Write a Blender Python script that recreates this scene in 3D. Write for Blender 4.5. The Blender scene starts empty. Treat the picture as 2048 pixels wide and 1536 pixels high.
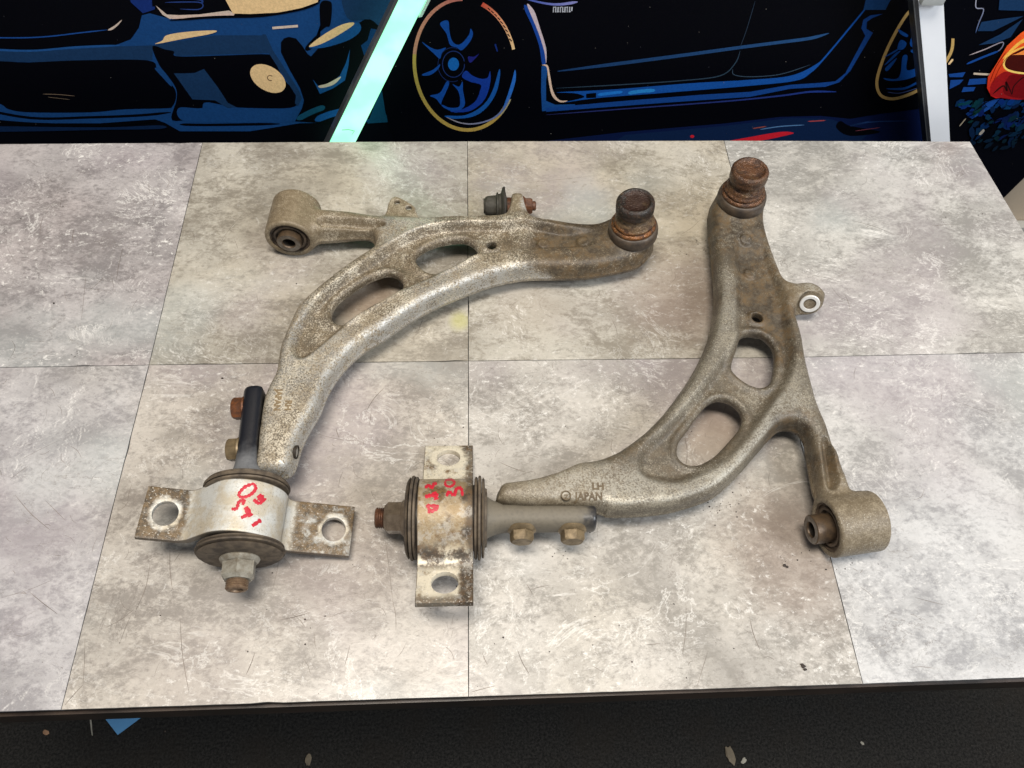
import bpy, bmesh, math, random
import numpy as np
from mathutils import Vector, Matrix
from mathutils.bvhtree import BVHTree

random.seed(7); rng = np.random.default_rng(7)
scene = bpy.context.scene
MM = 0.001
# ------------------------------------------------------------------ camera
CAMP = (10.508, -91.606, 618.30)            # mm above the bench top
RX, RZ, RL = 0.539809909, -0.0832571936, 0.0567344593
FPX = 1512.05                                # focal length in pixels of the 2048 px wide photograph
RM = (Matrix.Rotation(RZ, 3, 'Z') @ Matrix.Rotation(RX, 3, 'X') @ Matrix.Rotation(RL, 3, 'Z'))
cd = bpy.data.cameras.new('camera'); cam = bpy.data.objects.new('camera', cd); scene.collection.objects.link(cam)
cam.matrix_world = Matrix.Translation(Vector(CAMP) * MM) @ RM.to_4x4()
cd.sensor_width = 36; cd.lens = FPX / 2048 * 36; cd.clip_start = 0.02; cd.clip_end = 50
scene.camera = cam
scene.render.resolution_x = 1024; scene.render.resolution_y = 768
scene.view_settings.view_transform = 'Standard'; scene.view_settings.look = 'None'
scene.view_settings.exposure = 0.3; scene.view_settings.gamma = 1
# ------------------------------------------------------------------ light (covered workshop, soft light from above)
w = bpy.data.worlds.new('World'); scene.world = w; w.use_nodes = True
w.node_tree.nodes['Background'].inputs[0].default_value = (0.80, 0.88, 1.0, 1)
w.node_tree.nodes['Background'].inputs[1].default_value = 0.20
def area(name, loc, target, sx, sy, power, col):
    l = bpy.data.lights.new(name, 'AREA'); l.shape = 'RECTANGLE'; l.size = sx; l.size_y = sy; l.energy = power; l.color = col
    o = bpy.data.objects.new(name, l); scene.collection.objects.link(o); o.location = loc
    o.rotation_euler = (Vector(target) - Vector(loc)).to_track_quat('-Z', 'Y').to_euler()
    return o
area('ceiling_lamp', (-0.10, -0.02, 2.30), (0.02, 0.36, 0), 1.1, 0.45, 54, (1.0, 0.93, 0.83))
area('doorway_light', (1.6, -0.5, 1.5), (0.1, 0.35, 0), 0.7, 0.9, 30, (0.92, 0.96, 1.0))

# ------------------------------------------------------------------ helpers
def ray(px, py):
    return RM @ Vector((px - 1024, 768 - py, -FPX))
def W(px, py, z=0.0):                        # photograph pixel -> point on the level z (mm)
    d = ray(px, py); t = (z - CAMP[2]) / d.z
    return np.array([CAMP[0] + d.x * t, CAMP[1] + d.y * t, z])
def WY(px, py, y):                           # photograph pixel -> point on the upright plane y (mm)
    d = ray(px, py); t = (y - CAMP[1]) / d.y
    return np.array([CAMP[0] + d.x * t, y, CAMP[2] + d.z * t])
def link(o, parent=None):
    scene.collection.objects.link(o)
    if parent is not None: o.parent = parent
    return o
def thing(name, label, cat, group=None):
    o = bpy.data.objects.new(name, None); o.empty_display_size = 0.05; link(o)
    o['label'] = label; o['category'] = cat
    if group: o['group'] = group
    return o
def tag(o, label=None, cat=None, group=None, kind=None):
    for k, v in (('label', label), ('category', cat), ('group', group), ('kind', kind)):
        if v: o[k] = v
    return o
def mesh_obj(name, verts, faces, mat, parent=None, smooth=False, scale=MM):
    me = bpy.data.meshes.new(name)
    me.from_pydata([tuple(np.array(v, float) * scale) for v in verts], [], [tuple(int(i) for i in f) for f in faces])
    me.update()
    if smooth: me.shade_smooth()
    if isinstance(mat, (list, tuple)):
        for m in mat: me.materials.append(m)
    elif mat: me.materials.append(mat)
    return link(bpy.data.objects.new(name, me), parent)
def bm_obj(name, bm, mat, parent=None, smooth=True, angle=35):
    bmesh.ops.recalc_face_normals(bm, faces=bm.faces[:])
    me = bpy.data.meshes.new(name); bm.to_mesh(me); bm.free()
    if smooth:
        me.shade_smooth(); me.set_sharp_from_angle(angle=math.radians(angle))
    if mat: me.materials.append(mat)
    return link(bpy.data.objects.new(name, me), parent)
def frame(origin, axis, up=(0, 0, 1)):
    a = Vector(axis).normalized(); u = Vector(up)
    if abs(a.dot(u)) > 0.99: u = Vector((0, 1, 0))
    x = u.cross(a).normalized(); y = a.cross(x)
    m = Matrix((x, y, a)).transposed().to_4x4(); m.translation = Vector(origin)
    return m
def lathe(name, origin, axis, prof, mat, parent, seg=56, noise=0.0, angle=32):
    """prof = [(radius, height)] revolved about axis, mm"""
    M = frame(origin, axis); bm = bmesh.new(); rings = []
    for r, h in prof:
        if r < 1e-6: rings.append([bm.verts.new(M @ Vector((0, 0, h)) * MM)])
        else:
            ring = []
            for i in range(seg):
                a = 2 * math.pi * i / seg
                rr = r + noise * (math.sin(3 * a + h) + math.sin(7 * a + 2.1 * h) * .6 + random.uniform(-.5, .5))
                ring.append(bm.verts.new(M @ Vector((rr * math.cos(a), rr * math.sin(a), h)) * MM))
            rings.append(ring)
    for a, b in zip(rings[:-1], rings[1:]):
        for i in range(seg):
            j = (i + 1) % seg
            if len(a) == 1 and len(b) == 1: continue
            if len(a) == 1: bm.faces.new((a[0], b[i], b[j]))
            elif len(b) == 1: bm.faces.new((a[i], a[j], b[0]))
            else: bm.faces.new((a[i], a[j], b[j], b[i]))
    return bm_obj(name, bm, mat, parent, True, angle)
def box(name, c, s, mat, parent=None, bevel=0.0, rot=None):
    bm = bmesh.new(); bmesh.ops.create_cube(bm, size=1)
    for v in bm.verts:
        p = Vector((v.co.x * s[0], v.co.y * s[1], v.co.z * s[2]))
        if rot is not None: p = rot @ p
        v.co = (p + Vector(c)) * MM
    if bevel: bmesh.ops.bevel(bm, geom=bm.edges[:], offset=bevel * MM, segments=2, affect='EDGES', profile=0.7)
    return bm_obj(name, bm, mat, parent, True, 40)
def hexhead(name, origin, axis, r, h, mat, parent, chamfer=1.5, turn=0.3, top_r=None):
    """hexagonal bolt head or nut, height h along axis with a chamfered top"""
    M = frame(origin, axis); bm = bmesh.new(); rings = []
    for (rr, z, rnd) in ((r, 0, 0), (r, h - chamfer, 0), ((top_r or r * .84), h, 1)):
        ring = []
        for i in range(36):
            a = 2 * math.pi * i / 36 + turn
            k = math.cos(math.pi / 6) / math.cos(((a - turn) % (math.pi / 3)) - math.pi / 6)
            q = rr * k if not rnd else rr * (0.35 * k + 0.65)
            ring.append(bm.verts.new(M @ Vector((q * math.cos(a), q * math.sin(a), z)) * MM))
        rings.append(ring)
    for a, b in zip(rings[:-1], rings[1:]):
        for i in range(36): bm.faces.new((a[i], a[(i + 1) % 36], b[(i + 1) % 36], b[i]))
    bm.faces.new(rings[0]); bm.faces.new(rings[-1])
    return bm_obj(name, bm, mat, parent, True, 24)
def catmull(pts, n=5, closed=True):
    P = np.array(pts, float); out = []; m = len(P)
    for i in range(m if closed else m - 1):
        p0, p1, p2, p3 = (P[(i - 1) % m], P[i], P[(i + 1) % m], P[(i + 2) % m]) if closed else \
            (P[max(i - 1, 0)], P[i], P[i + 1], P[min(i + 2, m - 1)])
        for k in range(n):
            t = k / n
            out.append(0.5 * ((2 * p1) + (-p0 + p2) * t + (2 * p0 - 5 * p1 + 4 * p2 - p3) * t * t + (-p0 + 3 * p1 - 3 * p2 + p3) * t ** 3))
    if not closed: out.append(P[-1])
    return np.array(out)

# ------------------------------------------------------------------ node materials
class G:
    def __init__(s, name):
        s.m = bpy.data.materials.new(name); s.m.use_nodes = True; s.t = s.m.node_tree; s.t.nodes.clear()
        s.out = s.t.nodes.new('ShaderNodeOutputMaterial'); s.b = s.t.nodes.new('ShaderNodeBsdfPrincipled')
        s.t.links.new(s.b.outputs[0], s.out.inputs[0])
        tc = s.t.nodes.new('ShaderNodeTexCoord'); s.obj = tc.outputs['Object']
    def set(s, sock, v):
        if hasattr(v, 'is_output') or isinstance(v, bpy.types.NodeSocket): s.t.links.new(v, sock)
        elif isinstance(v, (tuple, list)) and len(v) == 3 and sock.type == 'RGBA': sock.default_value = (*v, 1)
        else: sock.default_value = v
    def inp(s, **k):
        names = {'color': 'Base Color', 'rough': 'Roughness', 'metal': 'Metallic', 'normal': 'Normal', 'coat': 'Coat Weight',
                 'coatr': 'Coat Roughness', 'spec': 'Specular IOR Level', 'emit': 'Emission Color', 'estr': 'Emission Strength'}
        for a, v in k.items(): s.set(s.b.inputs[names[a]], v)
        return s.m
    def map(s, loc=(0, 0, 0), rot=(0, 0, 0), scale=(1, 1, 1), vec=None):
        n = s.t.nodes.new('ShaderNodeMapping'); s.set(n.inputs[0], vec or s.obj)
        n.inputs['Location'].default_value = loc; n.inputs['Rotation'].default_value = rot; n.inputs['Scale'].default_value = scale
        return n.outputs[0]
    def noise(s, scale, detail=5, rough=0.55, vec=None, dist=0.0, col=False):
        n = s.t.nodes.new('ShaderNodeTexNoise'); s.set(n.inputs['Vector'], vec or s.obj)
        n.inputs['Scale'].default_value = scale; n.inputs['Detail'].default_value = detail
        n.inputs['Roughness'].default_value = rough; n.inputs['Distortion'].default_value = dist
        return n.outputs[1 if col else 0]
    def voro(s, scale, feature='F1', vec=None, rnd=1.0):
        n = s.t.nodes.new('ShaderNodeTexVoronoi'); n.feature = feature; s.set(n.inputs['Vector'], vec or s.obj)
        n.inputs['Scale'].default_value = scale; n.inputs['Randomness'].default_value = rnd
        return n.outputs['Distance']
    def step(s, v, a, b, lo=0.0, hi=1.0):
        n = s.t.nodes.new('ShaderNodeMapRange'); n.interpolation_type = 'SMOOTHSTEP'
        s.set(n.inputs[0], v); n.inputs[1].default_value = a; n.inputs[2].default_value = b
        n.inputs[3].default_value = lo; n.inputs[4].default_value = hi
        return n.outputs[0]
    def ma(s, op, a, b=0.0):
        n = s.t.nodes.new('ShaderNodeMath'); n.operation = op; s.set(n.inputs[0], a); s.set(n.inputs[1], b); return n.outputs[0]
    def mix(s, f, a, b, mode='MIX'):
        n = s.t.nodes.new('ShaderNodeMix'); n.data_type = 'RGBA'; n.blend_type = mode
        s.set(n.inputs[0], f); s.set(n.inputs[6], a); s.set(n.inputs[7], b); return n.outputs[2]
    def attr(s, name, col=False):
        n = s.t.nodes.new('ShaderNodeAttribute'); n.attribute_name = name; return n.outputs[0 if col else 2]
    def xyz(s, vec=None):
        n = s.t.nodes.new('ShaderNodeSeparateXYZ'); s.set(n.inputs[0], vec or s.obj); return n.outputs
    def ridge(s, n, width=0.03):                 # thin line where a noise crosses its middle
        return s.step(s.ma('ABSOLUTE', s.ma('SUBTRACT', n, 0.5)), 0.0, width, 1, 0)
    def bump(s, h, dist=0.3, strength=1.0, normal=None):
        n = s.t.nodes.new('ShaderNodeBump'); s.set(n.inputs['Height'], h); n.inputs['Distance'].default_value = dist * MM
        n.inputs['Strength'].default_value = strength
        if normal is not None: s.set(n.inputs['Normal'], normal)
        return n.outputs[0]

def cast_metal(name, light, mid, dark, silver, shine=0.45, speck=0.5, spot=(.62, .56, .46)):
    g = G(name)
    fine = g.noise(900, 3, .6); med = g.noise(230, 5, .65); big = g.noise(28, 4, .55)
    grime = g.attr('grime'); bare = g.attr('bare'); dust = g.attr('dust')
    k = g.ma('ADD', g.ma('MULTIPLY', fine, .62), g.ma('MULTIPLY', med, .55))
    k = g.ma('ADD', k, g.ma('MULTIPLY', g.ma('SUBTRACT', big, .5), .85))
    k = g.ma('SUBTRACT', k, g.ma('MULTIPLY', grime, .16))
    c = g.mix(g.step(k, .52, .70), mid, light)
    c = g.mix(g.ma('MULTIPLY', g.step(g.ma('SUBTRACT', g.ma('ADD', g.noise(700, 3, .7), g.ma('MULTIPLY', g.noise(45, 3, .6), .35)), g.ma('MULTIPLY', grime, -.14)), .655, .73), speck), c, dark)
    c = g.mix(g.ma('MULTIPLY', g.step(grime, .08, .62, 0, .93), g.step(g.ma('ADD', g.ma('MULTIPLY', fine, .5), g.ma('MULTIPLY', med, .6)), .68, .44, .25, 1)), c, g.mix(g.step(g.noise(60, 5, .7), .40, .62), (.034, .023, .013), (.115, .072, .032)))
    c = g.mix(g.ma('MULTIPLY', dust, .86), c, g.mix(g.step(g.ma('ADD', g.ma('MULTIPLY', med, .5), g.ma('MULTIPLY', fine, .5)), .38, .64), (.135, .100, .058), (.235, .185, .118)))
    # pale salt spots
    sp = g.ma('MULTIPLY', g.step(g.voro(520), .0, .26, 1, 0), g.step(g.noise(40, 3, .6), .5, .62))
    c = g.mix(g.ma('MULTIPLY', g.ma('MULTIPLY', sp, g.step(grime, .2, .8, 1, .3)), .75), c, spot)
    bn = g.ma('MULTIPLY', bare, g.step(g.ma('ADD', g.ma('MULTIPLY', g.noise(650, 3, .6), .6), g.ma('MULTIPLY', g.noise(90, 4, .6), .4)), .40, .58, 0, .85))
    bn = g.ma('MULTIPLY', bn, g.step(grime, .15, .7, 1, .12)); c = g.mix(bn, c, silver)
    clean = g.ma('SUBTRACT', 1.0, g.step(g.ma('MAXIMUM', grime, dust), .1, .6, 0, .95))
    metal = g.ma('MULTIPLY', clean, g.ma('ADD', g.ma('MULTIPLY', g.step(k, .50, .72), shine), g.ma('MULTIPLY', bn, .5)))
    rough = g.ma('SUBTRACT', g.step(fine, .3, .7, .62, .44), g.ma('MULTIPLY', bn, .08))
    h = g.ma('ADD', g.ma('MULTIPLY', fine, .5), g.ma('ADD', med, g.ma('MULTIPLY', sp, .5)))
    g.inp(color=c, metal=metal, rough=rough, normal=g.bump(h, .45, .8))
    return g.m
M_cast1 = cast_metal('cast_aluminium_speckled', (.55, .495, .395), (.235, .19, .128), (.070, .052, .032), (.47, .465, .44), .42, .85, (.84, .78, .65))
M_cast2 = cast_metal('cast_aluminium_dusty', (.275, .245, .190), (.130, .110, .080), (.046, .036, .024), (.42, .40, .345), .34, .55, (.85, .82, .72))

def simple(name, col, rough=.5, metal=0.0, var=.35, scale=150, bump=.15, col2=None, coat=0.0):
    g = G(name); n = g.noise(scale, 6, .65); n2 = g.noise(scale * .17, 4, .6)
    f = g.step(g.ma('ADD', g.ma('MULTIPLY', n, .6), g.ma('MULTIPLY', n2, .4)), .36, .64)
    c2 = col2 or tuple(x * (1 - var) for x in col)
    g.inp(color=g.mix(f, c2, col), rough=g.step(n, .3, .7, min(1, rough + .1), max(.05, rough - .08)), metal=metal, normal=g.bump(n, bump), coat=coat)
    return g.m
M_rust = simple('rust_brown', (.150, .056, .022), .62, .15, 0, 260, .4, (.050, .021, .011))
M_rustdark = simple('rust_dark', (.15, .065, .034), .5, .3, 0, 260, .35, (.045, .022, .014))
M_rustorange = simple('rust_orange', (.19, .064, .019), .55, .2, 0, 210, .5, (.060, .024, .011))
M_rubber = simple('dusty_rubber', (.130, .098, .065), .7, 0, 0, 120, .25, (.042, .031, .022))
M_rubberdark = simple('dark_rubber', (.045, .036, .029), .6, 0, .5, 140, .2)
M_bush = simple('brown_dusty_bush', (.115, .080, .052), .7, 0, 0, 130, .3, (.028, .020, .015))
M_seal = simple('greasy_seal_rubber', (.085, .060, .040), .5, 0, 0, 130, .25, (.030, .022, .017))
M_olive = simple('dusty_boot_rubber', (.052, .046, .034), .72, 0, .4, 120, .25)
M_steel = simple('dusty_steel', (.36, .31, .235), .5, .35, 0, 170, .25, (.20, .165, .115))
M_zinc = simple('yellow_zinc_bolt', (.215, .158, .088), .5, .3, 0, 170, .35, (.105, .075, .040))
M_nutgrey = simple('grey_zinc_nut', (.30, .285, .24), .5, .3, 0, 190, .35, (.15, .125, .09))
M_nutbrown = simple('brown_oiled_nut', (.185, .145, .105), .45, .35, 0, 150, .25, (.09, .066, .045))
M_sleeve = simple('worn_sleeve_steel', (.115, .075, .043), .45, .35, 0, 160, .25, (.045, .030, .019))
M_sleeveface = simple('bright_sleeve_steel', (.20, .19, .175), .36, .7, 0, 200, .1, (.11, .09, .07))
M_black = simple('black_painted_steel', (.012, .013, .016), .34, .0, 0, 40, .12, (.020, .022, .028))
M_hole = simple('bolt_hole_dark', (.03, .022, .015), .6, .2, .3, 200, .2)  # dark colour stands in for the shade inside the shallow bores
M_insert = simple('machined_insert', (.74, .73, .70), .35, .3, .12, 200, .1)
M_glassback = simple('matt_white_profile', (.80, .83, .88), .45, 0, .04, 25, .02)
M_darkedge = simple('anodised_grey_edge', (.12, .13, .14), .35, .6, .3, 40, .05)
M_legs = simple('black_frame_paint', (.004, .0035, .003), .5, .05, .4, 22, .2, (.012, .008, .006))

def shaft_mat(name, dusty, wear):
    g = G(name); x = g.attr('along'); n = g.noise(90, 5, .65)
    dust = g.step(g.ma('ADD', x, g.ma('MULTIPLY', g.ma('SUBTRACT', n, .5), .35)), wear[0], wear[1], 1, 0)
    n3 = g.noise(420, 3, .6)
    c = g.mix(g.ma('MULTIPLY', dust, g.step(n3, .2, .6, .75, 1)), (.010, .011, .015), dusty)
    g.inp(color=c, rough=g.mix(dust, (.30,) * 3, (.62,) * 3), metal=0.0, normal=g.bump(g.ma('ADD', n, n3), .12)); return g.m
M_shaft1 = shaft_mat('black_shaft_paint', (.125, .128, .135), (.10, .42))
M_shaft2 = shaft_mat('dusty_shaft_paint', (.135, .116, .086), (.80, 1.02))

def strap_mat(name, base, tint, brown, arm):
    """plated steel strap: scoured rings where bolt heads sat, brown and black deposit elsewhere, dome-to-foot crease darker (strap mm in attributes)"""
    g = G(name); hd = g.attr('holed'); u = g.attr('uu'); v = g.attr('vv')
    n = g.noise(75, 6, .65); fine = g.noise(560, 4, .7); med = g.noise(200, 5, .7); nn = g.ma('SUBTRACT', n, .5)
    rough_ring = g.ma('ADD', hd, g.ma('MULTIPLY', g.ma('SUBTRACT', g.noise(120, 5, .65), .5), 9))
    ring = g.ma('MULTIPLY', g.step(rough_ring, 1.2 if arm == 1 else 3.6, 4.6 if arm == 1 else 7.5, 1, 0), g.step(med, .30, .52, .35, 1))
    if arm == 1:
        foot = g.ma('MAXIMUM', g.step(g.ma('ADD', u, g.ma('MULTIPLY', nn, 26)), -36, -50), g.step(g.ma('ADD', u, g.ma('MULTIPLY', nn, 16)), 33, 40, 0, .78))
        d = g.ma('ADD', g.ma('MULTIPLY', foot, .95), g.ma('MULTIPLY', nn, 1.5))
        dome = g.ma('MULTIPLY', g.step(g.noise(38, 6, .7), .42, .60), .9)
    else:
        foot = g.step(g.ma('ABSOLUTE', u), 34, 44); d = g.ma('ADD', g.ma('MULTIPLY', nn, 2.2), g.ma('ADD', .42, g.ma('MULTIPLY', g.step(u, 34, 50), -.22)))
        dome = g.ma('MULTIPLY', g.step(g.ma('ABSOLUTE', u), 40, 30), g.step(n, .35, .65, .95, .45))
    d = g.ma('ADD', d, g.ma('MULTIPLY', g.ma('SUBTRACT', med, .5), 1.0)); d = g.ma('MULTIPLY', g.step(d, .25, .80), g.ma('SUBTRACT', 1.0, ring))
    c = g.mix(dome, base, tint)
    bc = g.mix(g.step(med, .36, .62), tuple(x * .25 for x in brown), brown)
    c = g.mix(d, c, bc)
    if arm == 2:
        e = g.step(g.ma('ADD', v, g.ma('MULTIPLY', nn, 16)), 7, 13); e = g.ma('MULTIPLY', e, g.step(u, 34, 50))
        e = g.ma('MAXIMUM', e, g.ma('MULTIPLY', g.step(g.ma('ADD', u, g.ma('MULTIPLY', nn, 9)), 68, 75), .85))
        e = g.ma('MAXIMUM', e, g.ma('MULTIPLY', g.step(g.ma('ADD', v, g.ma('MULTIPLY', nn, 22)), 11, 18), .85))
        crev = g.step(g.ma('ABSOLUTE', g.ma('SUBTRACT', u, 40)), 3, 11, .95, 0)  # darker band in the crease between dome and foot
        c = g.mix(g.ma('MAXIMUM', g.ma('MULTIPLY', e, .95), g.ma('MULTIPLY', crev, g.step(n, .35, .5))), c, g.mix(g.step(med, .4, .6), (.028, .018, .012), (.085, .05, .025)))
    else:
        crev = g.step(g.ma('ABSOLUTE', g.ma('SUBTRACT', u, 37)), 1, 5, .5, 0); c = g.mix(crev, c, (.30, .27, .22))
    ve_ = g.step(g.ma('ABSOLUTE', v), 20.7, 21.3); c = g.mix(g.ma('MULTIPLY', ve_, .8), c, (.075, .052, .032) if arm == 1 else (.05, .034, .02))
    sv = g.ma('MULTIPLY', g.step(g.noise(95, 6, .75), .52, .60), g.ma('SUBTRACT', 1.0, g.ma('MAXIMUM', ring, ve_))); c = g.mix(g.ma('MULTIPLY', sv, .42 if arm == 2 else .22), c, (.44, .42, .38))
    specks = g.ma('MULTIPLY', g.step(g.voro(430), 0, .24, 1, 0), g.step(g.noise(34, 3, .6), .42, .54)); c = g.mix(g.ma('MULTIPLY', specks, .8), c, (.09, .06, .035))
    c = g.mix(g.ma('MULTIPLY', g.step(fine, .57, .68), .45), c, tuple(x * .35 for x in tint)); c = g.mix(g.ma('MULTIPLY', g.ma('MULTIPLY', g.step(fine, .42, .34), foot), .6), c, (.72, .68, .60))
    g.inp(color=c, metal=g.ma('MULTIPLY', g.ma('SUBTRACT', 1.0, d), .22), rough=g.step(fine, .3, .7, .56, .42), normal=g.bump(g.ma('ADD', fine, n), .28)); return g.m
M_strap1 = strap_mat('strap_white_zinc', (.56, .56, .53), (.46, .40, .30), (.135, .086, .038), 1)
M_strap2 = strap_mat('strap_oiled_gold', (.62, .56, .44), (.235, .160, .075), (.155, .092, .036), 2)
M_paint = simple('red_paint_marker', (.47, .012, .030), .5, 0, .18, 300, .2)

def tile_mat(i, a, b, warm, rot, ox, vein=.5):
    g = G('stone_print_vinyl_%d' % i)
    v0 = g.map(loc=(ox, ox * .37, 0)); v = g.map(rot=(0, 0, rot), scale=(1, 1.55, 1), vec=v0)
    big = g.noise(7.5, 6, .62, v, 0.6); mid = g.noise(34, 8, .72, v, .4); fine = g.noise(160, 7, .78, v, .3)
    f = g.ma('ADD', g.ma('MULTIPLY', big, .46), g.ma('ADD', g.ma('MULTIPLY', mid, .46), g.ma('MULTIPLY', fine, .46)))
    hi = tuple(min(.85, x * .94) for x in a); lo_ = tuple(x * .66 for x in b)
    c = g.mix(g.step(f, .59, .78), lo_, hi)
    c = g.mix(g.ma('MULTIPLY', g.step(g.noise(4.5, 3, .5, v0), .40, .64), .8), c, g.mix(g.step(f, .59, .79), tuple(x * .50 for x in warm), tuple(min(.9, x * 1.0) for x in warm)))
    c = g.mix(g.ma('MULTIPLY', g.step(g.noise(4.2, 3, .5, g.map(loc=(3.1 + ox, 1, 0))), .50, .68), .45), c, (.33, .285, .305))
    c = g.mix(g.ma('MULTIPLY', g.step(g.noise(5.2, 3, .5, g.map(loc=(8.1 + ox, 4, 0))), .54, .70), .40), c, (.40, .43, .42))
    dk = g.ma('MULTIPLY', g.step(g.ma('ADD', g.ma('MULTIPLY', mid, .6), g.ma('MULTIPLY', g.noise(12, 5, .7, g.map(loc=(ox, 5, 2), rot=(0, 0, rot), scale=(1, 1.5, 1))), .6)), .58, .74), g.step(fine, .42, .60))
    c = g.mix(g.ma('MULTIPLY', dk, .62), c, tuple(x * .42 for x in b))
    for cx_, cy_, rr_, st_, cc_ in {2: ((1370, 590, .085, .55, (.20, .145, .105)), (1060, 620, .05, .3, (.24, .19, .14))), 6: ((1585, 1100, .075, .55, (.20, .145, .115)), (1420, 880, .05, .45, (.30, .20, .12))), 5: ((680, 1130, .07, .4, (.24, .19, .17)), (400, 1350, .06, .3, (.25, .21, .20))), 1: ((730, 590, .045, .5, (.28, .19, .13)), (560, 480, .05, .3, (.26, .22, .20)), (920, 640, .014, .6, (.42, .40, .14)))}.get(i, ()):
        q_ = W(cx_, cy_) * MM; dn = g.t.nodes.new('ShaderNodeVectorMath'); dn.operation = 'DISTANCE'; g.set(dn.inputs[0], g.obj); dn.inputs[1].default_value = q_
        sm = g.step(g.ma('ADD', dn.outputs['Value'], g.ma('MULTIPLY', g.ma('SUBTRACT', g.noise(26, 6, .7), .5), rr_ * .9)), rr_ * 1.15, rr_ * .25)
        c = g.mix(g.ma('MULTIPLY', sm, st_), c, cc_)  # soft brown patches, mostly shade beside the arms painted into the tile colour
    # printed slate relief: the print itself carries lit and dark sides of tiny ridges
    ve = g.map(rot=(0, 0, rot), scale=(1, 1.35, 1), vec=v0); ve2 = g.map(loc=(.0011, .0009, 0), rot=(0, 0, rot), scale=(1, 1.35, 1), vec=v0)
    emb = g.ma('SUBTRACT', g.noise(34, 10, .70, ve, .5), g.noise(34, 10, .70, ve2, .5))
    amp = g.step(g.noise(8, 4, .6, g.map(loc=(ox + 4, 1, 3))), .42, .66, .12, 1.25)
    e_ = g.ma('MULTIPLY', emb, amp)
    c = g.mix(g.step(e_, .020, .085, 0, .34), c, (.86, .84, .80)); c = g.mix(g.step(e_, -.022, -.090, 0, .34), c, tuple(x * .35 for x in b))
    wv = g.ma('MULTIPLY', g.ridge(g.noise(9, 7, .66, v, 1.2), .012), g.step(g.noise(11, 3, .5, v0), .48, .60))
    wd = g.ma('MULTIPLY', g.step(g.noise(110, 8, .82, v, .3), .54, .63), g.step(g.noise(9, 4, .6, g.map(loc=(ox + 9, 2, 0))), .44, .58))
    c = g.mix(g.ma('MULTIPLY', g.ma('MAXIMUM', g.ma('MULTIPLY', wv, .7), wd), vein), c, (.82, .80, .76))
    for q_, (sc, st) in enumerate(((6.5, .6), (13, .5), (24, .42))):
        ck = g.ma('MULTIPLY', g.ridge(g.noise(sc, 8, .64, g.map(loc=(ox, 7 + q_ * 3, 0), rot=(0, 0, rot + .5 * q_), scale=(1, 1.6, 1)), 1.6), .005), g.step(g.noise(9 + q_ * 4, 2, .5, g.map(loc=(1 + q_, ox, 0))), .52, .62))
        c = g.mix(g.ma('MULTIPLY', ck, st), c, (.13, .11, .095))
    spk = g.ma('MULTIPLY', g.step(g.voro(330, vec=v0), 0, .12, 1, 0), g.step(g.noise(20, 3, .6, v0), .56, .64))
    c = g.mix(g.ma('MULTIPLY', spk, .6), c, (.13, .10, .08))
    g.inp(color=c, rough=g.step(mid, .3, .7, .38, .26), spec=.5, coat=.25, coatr=.13, normal=g.bump(g.ma('ADD', mid, g.ma('MULTIPLY', fine, .8)), .16)); return g.m

# ------------------------------------------------------------------ bench
bench = thing('workbench', 'low black-framed workbench topped with grey stone-print vinyl tiles, carrying both control arms', 'workbench')
def cpt(px, py): return W(px, py, 0)
rowb = [cpt(-140, 289), cpt(405, 285), cpt(935, 282.5), cpt(1448, 281), cpt(1940, 283)]
rowm = [cpt(-345, 741), cpt(298, 730), cpt(937, 722), cpt(1558, 715), cpt(2190, 702)]
rowf = [cpt(-700, 1447), cpt(122, 1420), cpt(937, 1393.5), cpt(1726, 1368), cpt(2500, 1338)]
spec = [  # back row then front row: light, dark, warm, rotation
    ((.47, .44, .435), (.30, .275, .275), (.42, .37, .36), .5), ((.47, .44, .38), (.31, .275, .225), (.46, .41, .33), .15),
    ((.49, .46, .40), (.33, .295, .24), (.47, .41, .31), .25), ((.55, .535, .50), (.36, .345, .32), (.52, .495, .45), -.75),
    ((.52, .50, .50), (.38, .36, .37), (.47, .44, .41), .9), ((.50, .46, .41), (.33, .295, .26), (.49, .445, .385), .2),
    ((.50, .47, .43), (.34, .315, .28), (.48, .44, .375), 1.2), ((.53, .525, .52), (.385, .38, .385), (.49, .475, .455), 1.3)]
def tile(i, q):
    gap = .28; c = sum(q) / 4; ce = []
    for k in range(4):
        d1 = q[(k + 1) % 4] - q[k]; d2 = q[(k - 1) % 4] - q[k]
        ce.append(q[k] + gap * (d1 / np.linalg.norm(d1) + d2 / np.linalg.norm(d2)))
    top = []; N = 24                                    # the cut edge wanders a little and carries small chips
    for k in range(4):
        a, b = ce[k], ce[(k + 1) % 4]; inward = c - (a + b) / 2; inward /= np.linalg.norm(inward)
        for j in range(N):
            t = j / N; p = a + (b - a) * t
            if j: p = p + inward * (abs(rng.normal(0, .12)) + (rng.uniform(.5, 1.1) if rng.random() < .03 else 0))
            top.append(p)
    n = len(top); up = [np.array([p[0], p[1], 0.0]) for p in top]
    sh = [p + (c - p) / np.linalg.norm(c - p) * .0 for p in top]
    lo = [np.array([p[0], p[1], -3.0]) for p in sh]
    f = [tuple(range(n)), tuple(reversed(range(n, 2 * n)))] + [(k + n, (k + 1) % n + n, (k + 1) % n, k) for k in range(n)]
    a, b, wm, rot = spec[i]
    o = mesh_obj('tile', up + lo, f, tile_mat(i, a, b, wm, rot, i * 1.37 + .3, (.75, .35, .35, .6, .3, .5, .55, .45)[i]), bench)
    return o
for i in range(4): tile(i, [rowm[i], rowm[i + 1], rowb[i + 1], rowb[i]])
for i in range(4): tile(i + 4, [rowf[i], rowf[i + 1], rowm[i + 1], rowm[i]])
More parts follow.
